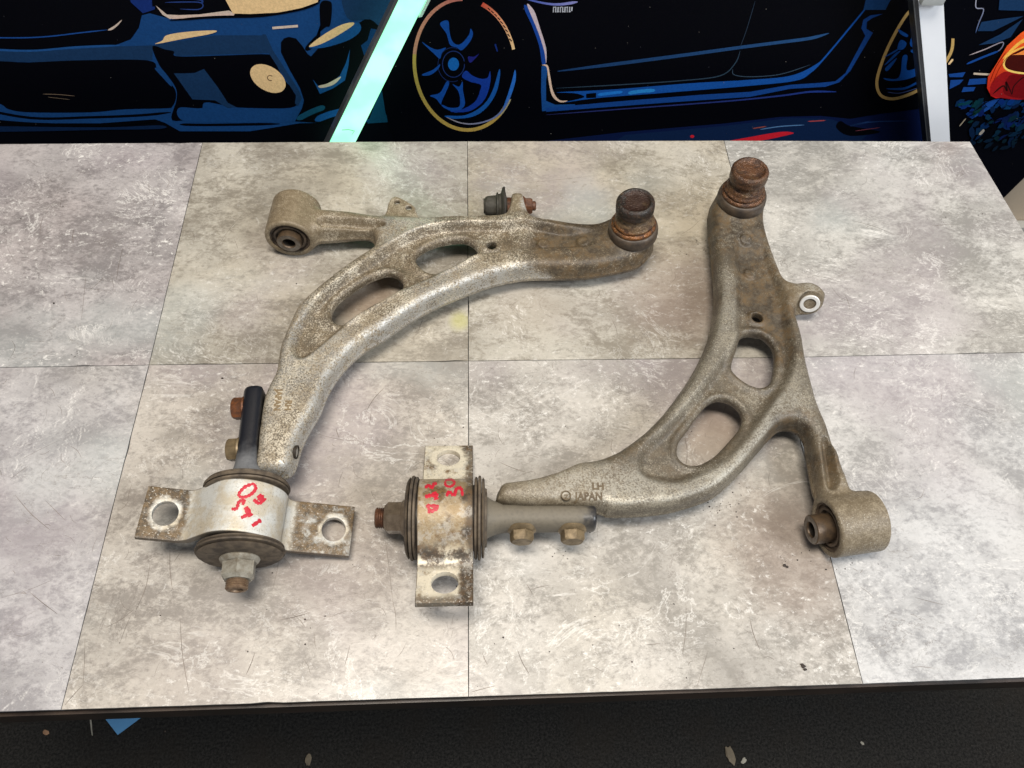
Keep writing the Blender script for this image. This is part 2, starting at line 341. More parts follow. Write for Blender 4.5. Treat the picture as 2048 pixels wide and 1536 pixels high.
# board under the tiles and the frame
def slab(name, pts, z0, z1, mat, parent):
    n = len(pts); v = [np.array([p[0], p[1], z1]) for p in pts] + [np.array([p[0], p[1], z0]) for p in pts]
    return mesh_obj(name, v, [tuple(range(n)), tuple(reversed(range(n, 2 * n)))] + [(k + n, (k + 1) % n + n, (k + 1) % n, k) for k in range(n)], mat, parent)
def shrink(p, c, d): return p + (c - p) / np.linalg.norm(c - p) * d
cen = (rowf[0] + rowf[4] + rowb[0] + rowb[4]) / 4
bot = [rowf[0], rowf[4], rowb[4], rowb[0]]
slab('bench_board', [shrink(p, cen, 2) for p in bot], -14, -3.3, M_legs, bench)
def beam(name, a, b, wd, z0, z1, mat, parent):
    d = (b - a); d[2] = 0; d /= np.linalg.norm(d); nrm = np.array([-d[1], d[0], 0]) * wd
    return slab(name, [a, b, b + nrm, a + nrm], z0, z1, mat, parent)
ff = [p + np.array([0, -1.5, 0]) for p in (rowf[0], rowf[4])]
beam('frame_rail', ff[0], ff[1], 30, -46, -14.3, simple('worn_brown_rail', (.010, .007, .006), .38, .2, 0, 14, .3, (.050, .030, .019)), bench)
beam('frame_rail', rowb[4].copy() + np.array([0, 0, 0]), rowb[0].copy(), 30, -46, -14.3, M_legs, bench)
for p, sx, sy in ((rowf[0], 1, 1), (rowf[4], -1, 1), (rowb[4], -1, -1), (rowb[0], 1, -1)):
    q = np.array([p[0] + sx * 60, p[1] + (170 if sy > 0 else -52), 0]); box('leg', (q[0], q[1], -372), (32, 32, 654), M_legs, bench, 2)

# scratches, hair lines and grit lying on the bench
def flat_mat(name, c, rough=.6):
    g = G(name); g.inp(color=g.mix(g.step(g.noise(60, 3), .4, .6), c, tuple(x * .6 for x in c)), rough=rough); return g.m
M_scr = flat_mat('scratch_dirt', (.17, .135, .11)); M_grit = flat_mat('black_grit', (.035, .025, .02), .8); M_scr2 = flat_mat('pale_scuff', (.62, .60, .56))
def strokes(name, items, mat, z):
    V = []; F = []
    for pts, wd in items:
        P = catmull(pts, 6, False); n = len(P)
        for k in range(n):
            d = P[min(k + 1, n - 1)] - P[max(k - 1, 0)]; d = d / (np.linalg.norm(d) + 1e-9); nn = np.array([-d[1], d[0]])
            ww = wd * math.sin(math.pi * min(max((k + .35) / n, .04), .96)) ** .6 * .5
            b = len(V); V += [(P[k][0] + nn[0] * ww, P[k][1] + nn[1] * ww, z), (P[k][0] - nn[0] * ww, P[k][1] - nn[1] * ww, z)]
            if k: F.append((b - 2, b, b + 1, b - 1))
    o = mesh_obj(name, V, F, mat, bench); o['kind'] = 'stuff'; return o
it = []
def seg(px0, py0, px1, py1, wd=.35, bend=0):
    a, b = W(px0, py0)[:2], W(px1, py1)[:2]; m = (a + b) / 2 + np.array([-(b - a)[1], (b - a)[0]]) * bend
    it.append(([a, m, b], wd))
for s in ((88, 430, 80, 470), (148, 458, 147, 487), (247, 492, 233, 560), (172, 550, 163, 640), (149, 574, 240, 584), (276, 597, 262, 624), (209, 553, 182, 578),
          (492, 421, 432, 499), (384, 464, 389, 480), (845, 640, 837, 662), (768, 776, 733, 822), (672, 856, 678, 875), (632, 867, 720, 882), (742, 820, 738, 850),
          (170, 1275, 166, 1370), (166, 1370, 130, 1410), (212, 1255, 268, 1219), (0, 1196, 105, 1160), (60, 1185, 115, 1228), (240, 1285, 262, 1230),
          (360, 1235, 378, 1385), (510, 1305, 492, 1350), (768, 1065, 785, 1200), (785, 1200, 792, 1260), (1000, 925, 1053, 945), (1035, 1300, 1060, 1350),
          (1372, 1210, 1365, 1310), (1416, 1302, 1395, 1370), (1180, 1330, 1206, 1344), (1053, 1168, 1066, 1190), (965, 1307, 975, 1330), (940, 1385, 990, 1372),
          (1290, 1290, 1320, 1287), (1370, 875, 1372, 930), (1060, 1180, 1100, 1170), (560, 1100, 545, 1180), (300, 1130, 270, 1225), (340, 1100, 345, 1180),
          (1220, 470, 1340, 480), (1060, 365, 1200, 350), (1360, 470, 1400, 440), (1550, 480, 1592, 489), (1660, 570, 1685, 600), (1690, 590, 1700, 620),
          (1905, 800, 1990, 830), (1700, 440, 1790, 470), (1868, 452, 1904, 450), (1830, 1195, 1890, 1210), (1820, 1335, 1870, 1337), (1500, 1240, 1520, 1300),
          (60, 930, 20, 960), (90, 1000, 130, 1040), (30, 990, 100, 1060), (120, 880, 40, 920), (700, 1290, 690, 1330), (620, 1225, 560, 1240)):
    seg(*s, wd=random.uniform(.22, .55), bend=random.uniform(-.06, .06))
strokes('long_scratches', it, M_scr, .12)
it = []
for _ in range(520):
    px = random.uniform(-60, 2080); py = random.uniform(300, 1380); L = random.choice((4, 6, 9, 14, 22, 34)); a = random.gauss(1.1, 1.0)
    if random.random() < .55: px = random.gauss(800, 420); py = random.gauss(880, 260)
    if not (-60 < px < 1900 and 300 < py < 1340): continue
    seg(px, py, px + L * math.cos(a), py + L * math.sin(a), random.uniform(.14, .34), random.uniform(-.2, .2))
strokes('short_scratches', it, M_scr, .08)
def grit(name, pts, mat, parent):
    bm = bmesh.new()
    for x, y, r in pts:
        m = Matrix.Translation(Vector((x, y, r * .45)) * MM) @ Matrix.Diagonal((r * MM * random.uniform(.7, 1.4), r * MM * random.uniform(.6, 1.2), r * MM * .6, 1))
        s = bmesh.ops.create_icosphere(bm, subdivisions=1, radius=1, matrix=m)
        for v in s['verts']: v.co += Vector((random.uniform(-.2, .2), random.uniform(-.2, .2), random.uniform(-.1, .1))) * r * MM
    o = bm_obj(name, bm, mat, parent, False); o['kind'] = 'stuff'; return o
gp = []
for cx, cy, s, n in ((1410, 1000, 32, 46), (1445, 1010, 30, 26), (1800, 1330, 3, 3), (1600, 1120, 25, 7), (1690, 1125, 35, 8), (150, 710, 8, 6), (1395, 480, 14, 12), (1380, 500, 22, 8),
                     (1890, 440, 22, 10), (1965, 430, 14, 7), (1115, 1110, 10, 8), (570, 1110, 40, 6), (150, 395, 60, 8), (880, 890, 30, 6), (1320, 900, 60, 10), (650, 1250, 200, 14), (1250, 1250, 200, 22)):
    for _ in range(n): q = W(random.gauss(cx, s), random.gauss(cy, s * .6)); gp.append((q[0], q[1], abs(random.gauss(.28, .16)) + .14))
for px, py, r in ((1606, 1333, 1.7), (1610, 1339, 1.5), (1603, 1329, 1.2), (1569, 1131, 1.5), (1574, 1134, 1.1), (445, 757, 1.2), (108, 607, 1.0), (593, 568, .9), (42, 438, .7), (1382, 775, .8)):
    q = W(px, py); gp.append((q[0], q[1], r))
for _ in range(150): q = W(random.uniform(0, 2040), random.uniform(300, 1350)); gp.append((q[0], q[1], random.uniform(.14, .32)))
grit('grit_specks', gp, M_grit, bench)

# ------------------------------------------------------------------ floor, wall
g = G('black_rubber_mat'); n = g.noise(260, 6, .75); n2 = g.noise(9, 4, .6)
c = g.mix(g.step(n, .35, .68), (.005, .0048, .0045), (.032, .030, .027)); c = g.mix(g.ma('MULTIPLY', g.step(n2, .45, .7), .5), c, (.020, .016, .012))
sp = g.step(g.voro(130), 0, .10, 1, 0); c = g.mix(g.ma('MULTIPLY', sp, g.step(g.noise(50, 2), .45, .55, 0, .8)), c, (.14, .13, .11)); c = g.mix(g.ma('MULTIPLY', g.step(g.noise(600, 3, .7), .62, .72), .6), c, (.09, .088, .08))
g.inp(color=c, rough=.85, spec=.2, normal=g.bump(g.ma('ADD', n, n2), 3.0)); M_floor = g.m
FZ = -700
tag(mesh_obj('floor', [(-2500, -1500, FZ), (2500, -1500, FZ), (2500, 1500, FZ), (-2500, 1500, FZ)], [(0, 1, 2, 3)], M_floor), kind='structure')
M_wall = simple('beige_wall_paint', (.42, .34, .25), .8, 0, .10, 6, .1)
YW = 690                                          # mural plane
tag(mesh_obj('wall', [(-2500, YW + 28, FZ), (2500, YW + 28, FZ), (2500, YW + 28, 1500), (-2500, YW + 28, 1500)], [(0, 1, 2, 3)], M_wall), kind='structure')
sk = thing('skirting_board', 'grey and white skirting board at the foot of the beige wall, right of the bench', 'skirting board')
zt = WY(2040, 447, YW + 20)[2]; zb = WY(2040, 473, YW + 20)[2]
box('moulding', (900, YW + 19, (zt + zb) / 2), (1400, 16, zt - zb), simple('grey_moulding', (.34, .33, .30), .6, 0, .2, 20, .1), sk, 2)
box('white_base', (900, YW + 17, zb - 60.2), (1400, 20, 120), simple('white_base_paint', (.62, .68, .64), .5, 0, .1, 20, .1), sk, 2)

# ------------------------------------------------------------------ mural
mural = thing('car_mural', 'dark printed mural of blue comic-style sports cars standing behind the bench', 'mural')
g = G('mural_ink'); col = g.attr('ink', True); n = g.noise(420, 4, .7); n2 = g.noise(60, 4, .6)
cc = g.mix(g.step(n, .3, .7, 0, .22), col, (.0, .0, .004)); g.inp(color=cc, rough=.6, spec=.06, normal=g.bump(n, .12)); M_ink = g.m
c1 = WY(1985, 418, YW); c2 = WY(2048, 356, YW); zl = c1[2] + (0 if True else 0)
dx = (c2 - c1); far = c1 + dx * 14
back = [np.array([-1500, YW + 4, -250]), np.array([c1[0] - 25, YW + 4, -250]), c1 - dx * .6 + np.array([0, 4, 0]), far + np.array([0, 4, 0]), np.array([far[0], YW + 4, 900]), np.array([-1500, YW + 4, 900])]
pan = [p.copy() for p in back]; [p.__setitem__(1, YW) for p in pan]; pb = [p.copy() for p in back]; [p.__setitem__(1, YW + 10) for p in pb]
o = mesh_obj('backing_panel', pan + pb, [(0, 1, 2, 3, 4, 5), (11, 10, 9, 8, 7, 6)] + [(k, k + 6, (k + 1) % 6 + 6, (k + 1) % 6) for k in range(6)], M_ink, mural)
a = o.data.color_attributes.new('ink', 'FLOAT_COLOR', 'CORNER'); a.data.foreach_set('color', np.tile((.0009, .0013, .0032, 1), len(a.data)).astype('f4').ravel())
B1 = (.012, .060, .185); B2 = (.013, .040, .100); B3 = (.006, .020, .062); BB = (.010, .115, .46); KK = (.0006, .0008, .0022); CR = (.80, .56, .29); WH = (.62, .50, .42); RD = (.62, .015, .03)
YE = (.46, .31, .075); PK = (.55, .16, .13); NV = (.004, .010, .050); OR = (1.0, .13, .02); HOT = (1.0, .52, .08)
def ink(c): return (c[0] * .7, c[1] * .9, c[2] * 1.0) if c[2] > c[0] * 1.5 else c
layer = [0]; PV = []; PF = []; PC = []
def poly(pts, col, smooth=True, col2=None):
    pts = catmull(pts, 5) if smooth else np.array(pts, float); col = ink(col)
    layer[0] += 1; y = YW - .5 - layer[0] * .012
    b = len(PV); V = [WY(p[0], p[1], YW) for p in pts]
    ys = pts[:, 1]; lo, hi = ys.min(), ys.max()
    for p in V: PV.append((p[0], y, p[2]))
    PF.append(tuple(range(b, b + len(V))))
    for q in pts:
        t = (q[1] - lo) / max(hi - lo, 1e-6); c = col if col2 is None else tuple(col[k] * (1 - t) + col2[k] * t for k in range(3)); PC.append((*c, 1))
def line(pts, wd, col, col2=None, taper=True):
    P = catmull(pts, 6, False); n = len(P); col = ink(col); col2 = ink(col2) if col2 else None
    layer[0] += 1; y = YW - .5 - layer[0] * .012; b = len(PV)
    for k in range(n):
        d = P[min(k + 1, n - 1)] - P[max(k - 1, 0)]; d /= np.linalg.norm(d) + 1e-9; nn = np.array([-d[1], d[0]])
        t = k / (n - 1); ww = (wd[0] * (1 - t) + wd[1] * t if isinstance(wd, tuple) else wd) * .5
        if taper: ww *= min(1, .25 + 6 * min(t, 1 - t))
        c = col if col2 is None else tuple(col[i] * (1 - t) + col2[i] * t for i in range(3))
        for s in (1, -1):
            q = WY(*(P[k] + nn * ww * s), YW); PV.append((q[0], y, q[2])); PC.append((*c, 1))
        if k: PF.append((b + 2 * k - 2, b + 2 * k, b + 2 * k + 1, b + 2 * k - 1))
# left car: nose, bumper, intakes
poly([(-60, 92), (0, 97), (60, 100), (150, 93), (230, 90), (262, 78), (278, 55), (284, 30), (300, 26), (340, 37), (420, 37), (500, 34), (600, 16), (640, 3), (662, -60), (820, -60), (800, 60), (760, 140), (748, 200), (775, 243), (600, 246), (500, 262), (360, 262), (330, 245), (310, 238), (200, 246), (60, 246), (-60, 240)], B1, False)
poly([(-60, 98), (60, 103), (240, 92), (308, 90), (430, 70), (528, 70), (540, 106), (400, 110), (355, 112), (340, 102), (306, 96), (305, 120), (200, 119), (100, 124), (-60, 122)], B2, False)
line([(-60, 97), (60, 101), (150, 94), (240, 90)], 4, (.02, .09, .26)); 
poly([(-60, -60), (250, -60), (262, 6), (284, 26), (278, 52), (262, 78), (236, 88), (200, 88), (150, 90), (60, 97), (-60, 94)], KK, False)
poly([(245, -60), (310, -60), (310, 18), (286, 26), (262, 4)], (.010, .03, .16), False)
line([(-60, 74), (40, 75), (100, 72), (160, 65), (215, 59)], 2.4, (.015, .075, .28)); poly([(216, 59), (230, 50), (244, 39), (236, 50), (224, 59)], WH)
poly([(-60, 126), (60, 124), (160, 120), (295, 120), (315, 140), (335, 160), (350, 178), (352, 196), (345, 212), (332, 216), (250, 218), (180, 224), (60, 224), (18, 218), (0, 207), (-60, 190)], KK)
line([(310, 135), (326, 152), (344, 172)], 4, B1)
line([(-60, 212), (60, 235), (180, 234), (280, 230), (342, 224)], 5, KK); line([(-60, 236), (60, 247), (200, 249), (312, 241)], 6, KK)
poly([(-60, 262), (60, 262), (200, 259), (320, 257), (318, 250), (200, 254), (-60, 252)], B3)
poly([(305, 92), (330, 98), (348, 102), (356, 112), (450, 110), (536, 108), (548, 120), (570, 160), (596, 186), (600, 200), (590, 212), (560, 216), (475, 214), (440, 208), (408, 205), (400, 230), (345, 240), (353, 200), (352, 176), (335, 150), (318, 128)], KK)
poly([(348, 146), (370, 146), (390, 145), (408, 137), (436, 174), (456, 205), (474, 214), (455, 215), (430, 200), (385, 198)], B2, False)
poly([(354, 225), (362, 214), (400, 216), (430, 208), (450, 222), (480, 228), (590, 228), (575, 243), (400, 244), (365, 240)], B1)
line([(360, 248), (420, 249), (560, 247)], 5, KK)
poly([(525, 68), (532, 68), (546, 100), (566, 130), (598, 180), (604, 196), (596, 212), (590, 206), (592, 190), (560, 140), (538, 106)], B2, False)
poly([(562, 84), (568, 76), (578, 73), (592, 76), (604, 90), (616, 108), (622, 112), (640, 92), (690, 62), (726, 40), (770, 18), (860, 8), (860, 60), (760, 235), (650, 246), (590, 242), (604, 216), (608, 200), (600, 175), (580, 140), (562, 104)], KK, False)
poly([(640, 8), (660, 2), (664, 16), (660, 50), (648, 56), (612, 92), (618, 100), (640, 76)], KK)
poly([(652, -40), (690, -40), (688, 36), (676, 56), (660, 58), (668, 24)], B1); poly([(690, -40), (800, -40), (770, 50), (740, 38), (694, 34)], B2)
poly([(710, 44), (722, 58), (700, 78), (650, 94), (618, 94), (660, 76)], (.012, .085, .26)); poly([(618, 92), (645, 70), (680, 50), (704, 44), (706, 50), (672, 72), (640, 88)], CR)
poly([(700, 98), (697, 130), (690, 160), (666, 176), (640, 187), (626, 158), (637, 172), (660, 167), (680, 150), (692, 125)], (.012, .085, .26), False); poly([(637, 171), (655, 166), (682, 152), (668, 168), (644, 175)], WH)
line([(594, 238), (625, 222), (650, 213)], 11, (.010, .075, .14)); line([(630, 240), (660, 228), (700, 218), (720, 210)], 13, (.010, .075, .26))
poly([(722, 90), (735, 80), (742, 56), (765, 60), (750, 130), (735, 130)], (.006, .035, .115), False)
poly([(305, 12), (340, 10), (372, 26), (470, 26), (446, 0), (440, -60), (300, -60)], KK, False)
line([(330, 4), (365, 3), (400, 4), (406, 12), (395, 18), (360, 17)], 2, (.03, .06, .22)); line([(350, -6), (400, -2), (404, 6)], 4, (.02, .05, .20))
poly([(312, 10), (334, 28), (372, 30), (470, 26), (458, 20), (360, 33), (340, 37), (325, 28)], WH, False); poly([(340, 30), (470, 25), (468, 30), (345, 37)], (.66, .50, .42), False)
poly([(446, -60), (452, 0), (466, 26), (500, 27), (560, 24), (600, 16), (636, 3), (640, -60)], CR, False); line([(340, 40), (430, 33), (520, 31), (600, 18), (640, 4)], 5, KK)
poly([(312, 87), (325, 80), (335, 69), (380, 62), (432, 60), (420, 67), (370, 76)], CR)
line([(545, 55), (596, 51)], 5, WH, None, False)
def ell(cx, cy, rx, ry, rot=0, n=36, a0=0, a1=2 * math.pi):
    return [(cx + rx * math.cos(a0 + (a1 - a0) * k / n) * math.cos(rot) - ry * math.sin(a0 + (a1 - a0) * k / n) * math.sin(rot),
             cy + rx * math.cos(a0 + (a1 - a0) * k / n) * math.sin(rot) + ry * math.sin(a0 + (a1 - a0) * k / n) * math.cos(rot)) for k in range(n)]
poly(ell(536, 156, 39, 24, .55), CR, False); line(ell(541, 155, 6, 5, .3, 12, .8, 5.6), 1.6, (.12, .06, .03), None, False)
line([(86, 187), (118, 188), (150, 191)], .9, (.25, .18, .12)); line([(96, 193), (140, 198)], .8, (.2, .15, .1))
# right car: wheel, door, sill
poly([(747, 215), (760, 180), (764, 180), (771, 225), (779, 243), (735, 246)], (.006, .05, .10), False)
poly([(805, -60), (2100, -60), (2100, 262), (1900, 300), (800, 300), (776, 246), (765, 180), (790, 120)], KK, False)
wr = ell(930, 128, 101, 131, -.10, 80)
line([wr[k % 80] for k in range(-38, 41)][::-1][:1] + [wr[k] for k in range(-6, -5)], .1, KK)
W1 = [wr[k] for k in range(8, 62)]
line(W1, 7, (.40, .36, .20), PK, False); line([wr[k] for k in range(12, 44)], 7, YE, YE, False)
line([wr[k % 80] for k in range(66, 79)], (9, 6), (.62, .08, .05), CR, False)
for k in range(68, 77): q = wr[k]; line([(q[0] - 3, q[1] - 2), (q[0] + 2, q[1] + 3)], 2.2, (.02, .01, .01), None, False)
wb = (.010, .075, .34)
poly(ell(907, 127, 11, 13), (.012, .14, .46), False); line(ell(907, 127, 22, 26, 0, 30), 1.6, (.02, .04, .16), None, False); line(ell(905, 128, 29, 34, 0, 30, 1.2, 5.2), 1.2, (.015, .03, .12), None, False)
poly([(880, 46), (896, 40), (899, 62), (904, 80), (914, 88), (925, 84), (938, 68), (941, 56), (946, 66), (940, 82), (924, 99), (914, 94), (900, 88), (893, 66)], wb)
poly([(844, 83), (862, 94), (876, 98), (892, 94), (884, 104), (880, 116), (870, 108)], wb); poly([(845, 147), (866, 138), (880, 127), (876, 137), (862, 148), (848, 150)], wb)
poly([(893, 162), (898, 168), (884, 200), (882, 208), (872, 196), (860, 190), (880, 184)], wb)
poly([(905, 167), (918, 172), (925, 162), (926, 180), (930, 205), (924, 216), (912, 224), (888, 214), (884, 208), (900, 214), (918, 212), (920, 196), (916, 180)], wb)
poly([(932, 140), (945, 150), (962, 156), (975, 154), (980, 141), (981, 160), (974, 188), (960, 208), (935, 222), (900, 222), (925, 217), (950, 202), (960, 180), (961, 168), (940, 162), (924, 152)], (.010, .045, .30))
poly([(936, 112), (948, 112), (958, 106), (950, 116), (940, 124)], (.02, .02, .18)); poly([(998, 138), (1000, 150), (992, 185), (972, 215), (945, 232), (905, 236), (890, 230), (930, 229), (965, 210), (985, 180)], (.012, .10, .36))
poly([(1030, 138), (1031, 160), (1018, 200), (1004, 222), (1016, 186), (1024, 160)], (.03, .16, .55)); line([(893, 233), (920, 244), (950, 246), (985, 236), (1008, 215), (1022, 185)], (2, 4), (.35, .30, .30), (.05, .15, .45))
line([(990, 86), (995, 102)], 3, (.01, .03, .18))
poly([(1049, 8), (1062, 20), (1078, 60), (1090, 100), (1091, 126), (1084, 126), (1078, 90), (1064, 50), (1050, 20)], (.012, .06, .30)); poly([(1054, 8), (1068, 20), (1080, 55), (1092, 95), (1092, 125), (1088, 100), (1076, 62)], (.55, .45, .50))
poly([(1083, 131), (1096, 130), (1092, 160), (1092, 200), (1110, 208), (1150, 207), (1150, 214), (1084, 221), (1082, 180)], (.012, .075, .26), False)
poly([(1083, 129), (1095, 129), (1100, 150), (1106, 180), (1118, 198), (1135, 200), (1120, 203), (1104, 190), (1097, 160), (1093, 133)], (.72, .52, .40))
line([(1115, 141), (1250, 124), (1380, 107), (1490, 92), (1560, 83), (1620, 75), (1657, 65)], (7, 6), (.014, .045, .125), (.03, .09, .22))
line([(1112, 175), (1240, 168), (1360, 160), (1440, 150), (1470, 125), (1480, 100)], 2, (.035, .055, .08)); line([(1480, 92), (1492, 60), (1510, 0)], 1.4, (.025, .035, .055)); line([(1465, 137), (1468, 148), (1500, 152), (1560, 147), (1620, 128)], 1.6, (.05, .07, .10))
poly([(1115, 183), (1230, 177), (1380, 165), (1500, 158), (1580, 150), (1630, 128), (1655, 104), (1725, 20), (1727, 22), (1650, 115), (1620, 145), (1590, 160), (1500, 170), (1330, 184), (1200, 194), (1130, 203), (1168, 193), (1150, 185)], (.010, .085, .34))
poly([(1172, 186), (1192, 184), (1192, 194), (1172, 195)], KK, False); line([(1195, 188), (1220, 185), (1245, 182)], 6, (.02, .20, .62)); line([(1256, 185), (1280, 181), (1310, 179)], 7, (.03, .25, .60))
poly([(1092, 214), (1250, 200), (1400, 188), (1500, 182), (1580, 168), (1640, 164), (1670, 161), (1690, 145), (1730, 70), (1722, 55), (1726, 38), (1740, 29), (1765, 26), (1745, 34), (1733, 42), (1732, 56), (1745, 64), (1700, 140), (1678, 163), (1650, 172), (1580, 176), (1500, 192), (1300, 206), (1092, 222)], (.010, .060, .25), False)
line([(1092, 228), (1250, 216), (1450, 201), (1560, 190), (1620, 182), (1672, 182)], (2, 4), (.03, .03, .12), (.02, .05, .26))
poly([(1740, -40), (1726, 18), (1770, 18), (1800, -40)], B1, False)
line([(1050, -4), (1090, 5), (1120, 7), (1155, 2)], (3, 6), (.06, .10, .4), (.35, .28, .55))
for k in range(9): x = 1107 + k * 4.6; line([(x, 12), (x - .6, 23 - (k > 7) * 3)], 1.8 + (k % 3) * .5, (.42, .44, .50), None, False)
for k in range(6): line([(1107 + k * 6, 13 + (k % 2) * 9), (1112 + k * 6, 12 + (k % 2) * 9)], 1.4, (.42, .44, .50), None, False)
# road reflections
poly([(1060, 284), (1250, 262), (1450, 245), (1560, 232), (1640, 230), (1700, 236), (1760, 226), (1840, 216), (1850, 320), (1000, 320)], NV, False)
poly([(1250, 268), (1450, 250), (1580, 234), (1660, 236), (1700, 250), (1740, 262), (1700, 300), (1200, 300)], (.006, .018, .060), False)
poly([(1680, 240), (1700, 250), (1760, 262), (1700, 270), (1672, 254)], KK); line([(1740, 240), (1700, 250), (1745, 242), (1815, 240)], 2, (.02, .05, .16))
poly([(1440, 284), (1500, 272), (1560, 262), (1584, 263), (1580, 267), (1520, 280), (1480, 285)], RD); line([(1520, 257), (1560, 251), (1608, 248)], 2, (.12, .22, .40)); line([(1615, 241), (1650, 239)], 2, (.4, .06, .06)); poly(ell(1384, 271, 4, 3), RD, False)
line([(1505, 255), (1532, 251)], 2, (.3, .07, .05)); line([(1710, 260), (1760, 253)], 1.2, (.2, .05, .07))
# rear wheel
w2 = [(1840, 0), (1812, 28), (1784, 75), (1764, 120), (1753, 160), (1758, 185), (1775, 195), (1800, 193), (1838, 177), (1870, 150), (1900, 105), (1905, 75)]
line(w2, 6, (.52, .34, .12), None, False)
for P in ([(1795, 56), (1806, 62), (1815, 68), (1812, 72), (1800, 66)], [(1822, 74), (1838, 70), (1845, 84), (1838, 94), (1820, 90)], [(1767, 113), (1780, 104), (1796, 95), (1790, 102)], [(1770, 134), (1792, 114), (1786, 126), (1774, 140)],
          [(1804, 112), (1814, 110), (1813, 138), (1840, 132), (1850, 140), (1815, 156), (1780, 160), (1766, 154), (1790, 156), (1800, 145)], [(1772, 175), (1810, 172), (1842, 156), (1842, 160), (1812, 176), (1790, 178)], [(1820, 100), (1834, 94), (1834, 108)], [(1800, 78), (1812, 84), (1806, 96), (1794, 96)], [(1768, 128), (1788, 106), (1800, 100), (1780, 120)]):
    poly(P, (.010, .085, .34))
line([(1774, 182), (1800, 184), (1840, 172)], 1.6, (.1, .12, .28))
# right-hand panel behind the white bar: second car's tail
line([(1952, -10), (1951, 13), (1966, 17), (1956, 45), (1950, 64)], 2, (.42, .42, .5), (.05, .09, .22))
poly([(1954, 60), (1962, 42), (1985, 38), (2046, 30), (2010, 48), (1985, 60)], B2, False); poly([(2000, -30), (2060, -30), (2060, 20), (1996, 18)], B2, False); poly([(1956, 88), (2000, 66), (2044, 36), (2020, 72), (1990, 84)], B2, False)
line([(1938, 108), (1970, 96), (2004, 82), (1998, 98), (1968, 112)], 2, (.55, .45, .45), B1); line([(1932, 126), (1965, 112), (1996, 100)], 4, (.012, .07, .28), None)
line([(1896, 127), (1905, 116)], 4, CR); line([(1946, 145), (1960, 146), (1982, 147)], 4, (.62, .50, .38), None, False)
for P in ([(1896, 146), (1930, 142), (1924, 152), (1898, 152)], [(1900, 158), (1926, 157), (1918, 166), (1898, 176)], [(1938, 156), (1972, 154), (1972, 165), (1934, 168)], [(1926, 172), (1950, 172), (1946, 180), (1922, 182)],
          [(1918, 204), (1932, 200), (1938, 208), (1928, 216), (1916, 212)], [(1950, 205), (1998, 195), (1980, 215), (1942, 236)], [(1930, 226), (1945, 215), (1950, 222), (1940, 234)]):
    poly(P, (.012, .065, .26), False)
random.seed(3)
for _ in range(85):
    x = random.uniform(1915, 2062); y = 200 + 95 * random.random() ** 1.2; L = random.uniform(6, 15); wd_ = random.uniform(3, 7.5); a0 = random.gauss(-.6, .5); f = max(0, 1 - (y - 195) / 95)
    if x < 1912 + (y - 200) * .35: continue
    ca, sa = math.cos(a0), math.sin(a0)
    poly([(x + ca * u_ * L - sa * v_ * wd_, y + sa * u_ * L + ca * v_ * wd_) for u_, v_ in ((-1, random.uniform(-.3, .3)), (-.3, -.8), (.5, -.7), (1, random.uniform(-.2, .4)), (.3, .8), (-.5, .7))], (.003, .010 + .040 * f * random.random(), .020 + .17 * f * random.random()), False)
for _ in range(26):
    x = random.uniform(1920, 2050); y = random.uniform(205, 285); line([(x, y), (x + random.uniform(-8, 14), y - random.uniform(2, 10)), (x + random.uniform(8, 26), y - random.uniform(6, 20))], 1.6, (.0006, .0008, .002))
poly([(2060, 50), (2040, 62), (2012, 88), (1990, 125), (1974, 150), (1972, 172), (1980, 188), (1990, 193), (2010, 190), (2060, 192)], OR, False, (.50, .010, .010)); poly([(2060, 142), (2030, 143), (2006, 140), (1984, 158), (1978, 176), (1988, 190), (2060, 192)], (.30, .008, .010)); poly([(2016, 148), (2034, 146), (2060, 146), (2060, 190), (2020, 190), (2004, 178)], (.16, .004, .006))
poly([(2060, 66), (2030, 84), (2004, 112), (2012, 108), (2040, 84), (2060, 78)], HOT); poly([(2060, 90), (2030, 100), (2010, 114), (2008, 130), (2020, 140), (2060, 142)], (.06, .006, .004)); line([(2060, 84), (2020, 102), (2006, 120), (2010, 134), (2030, 141), (2060, 144)], 4, HOT, (1, .75, .2))
poly([(2060, 92), (2030, 104), (2020, 106), (2050, 106), (2060, 110)], (1, .3, .06)); line([(1984, 184), (2004, 168), (2012, 178), (2010, 160), (2022, 186)], 3, (.02, .004, .004)); line([(2022, 186), (2026, 168), (2046, 150), (2060, 150)], 2, (.02, .004, .004))
line([(1978, 160), (1990, 130), (2010, 100)], 1.5, (.25, .01, .0)); line([(1984, 162), (1996, 134), (2014, 108)], 1.2, (.25, .01, .0))
line([(1917, 249), (1930, 233)], 2, (.3, .25, .18)); poly([(1956, 264), (1964, 255), (1967, 258), (1960, 266)], (.32, .29, .25))
random.seed(11)
for _ in range(70):                                   # flecks where the print is chipped
    x = random.uniform(0, 2040); y = random.uniform(5, 276); poly([(x, y), (x + random.uniform(.8, 1.6), y + .4), (x + .6, y + random.uniform(.8, 2.4))], random.choice(((.35, .32, .28), (.12, .11, .10), (.10, .10, .12))), False)
me = bpy.data.meshes.new('printed_artwork'); me.from_pydata([tuple(np.array(v) * MM) for v in PV], [], PF); me.update(); me.materials.append(M_ink)
a = me.color_attributes.new('ink', 'FLOAT_COLOR', 'POINT'); a.data.foreach_set('color', np.array(PC, 'f4').ravel())
link(bpy.data.objects.new('printed_artwork', me), mural)
# chipped plaster flecks are part of the print; the panel seam is the dark bar beside the white profile

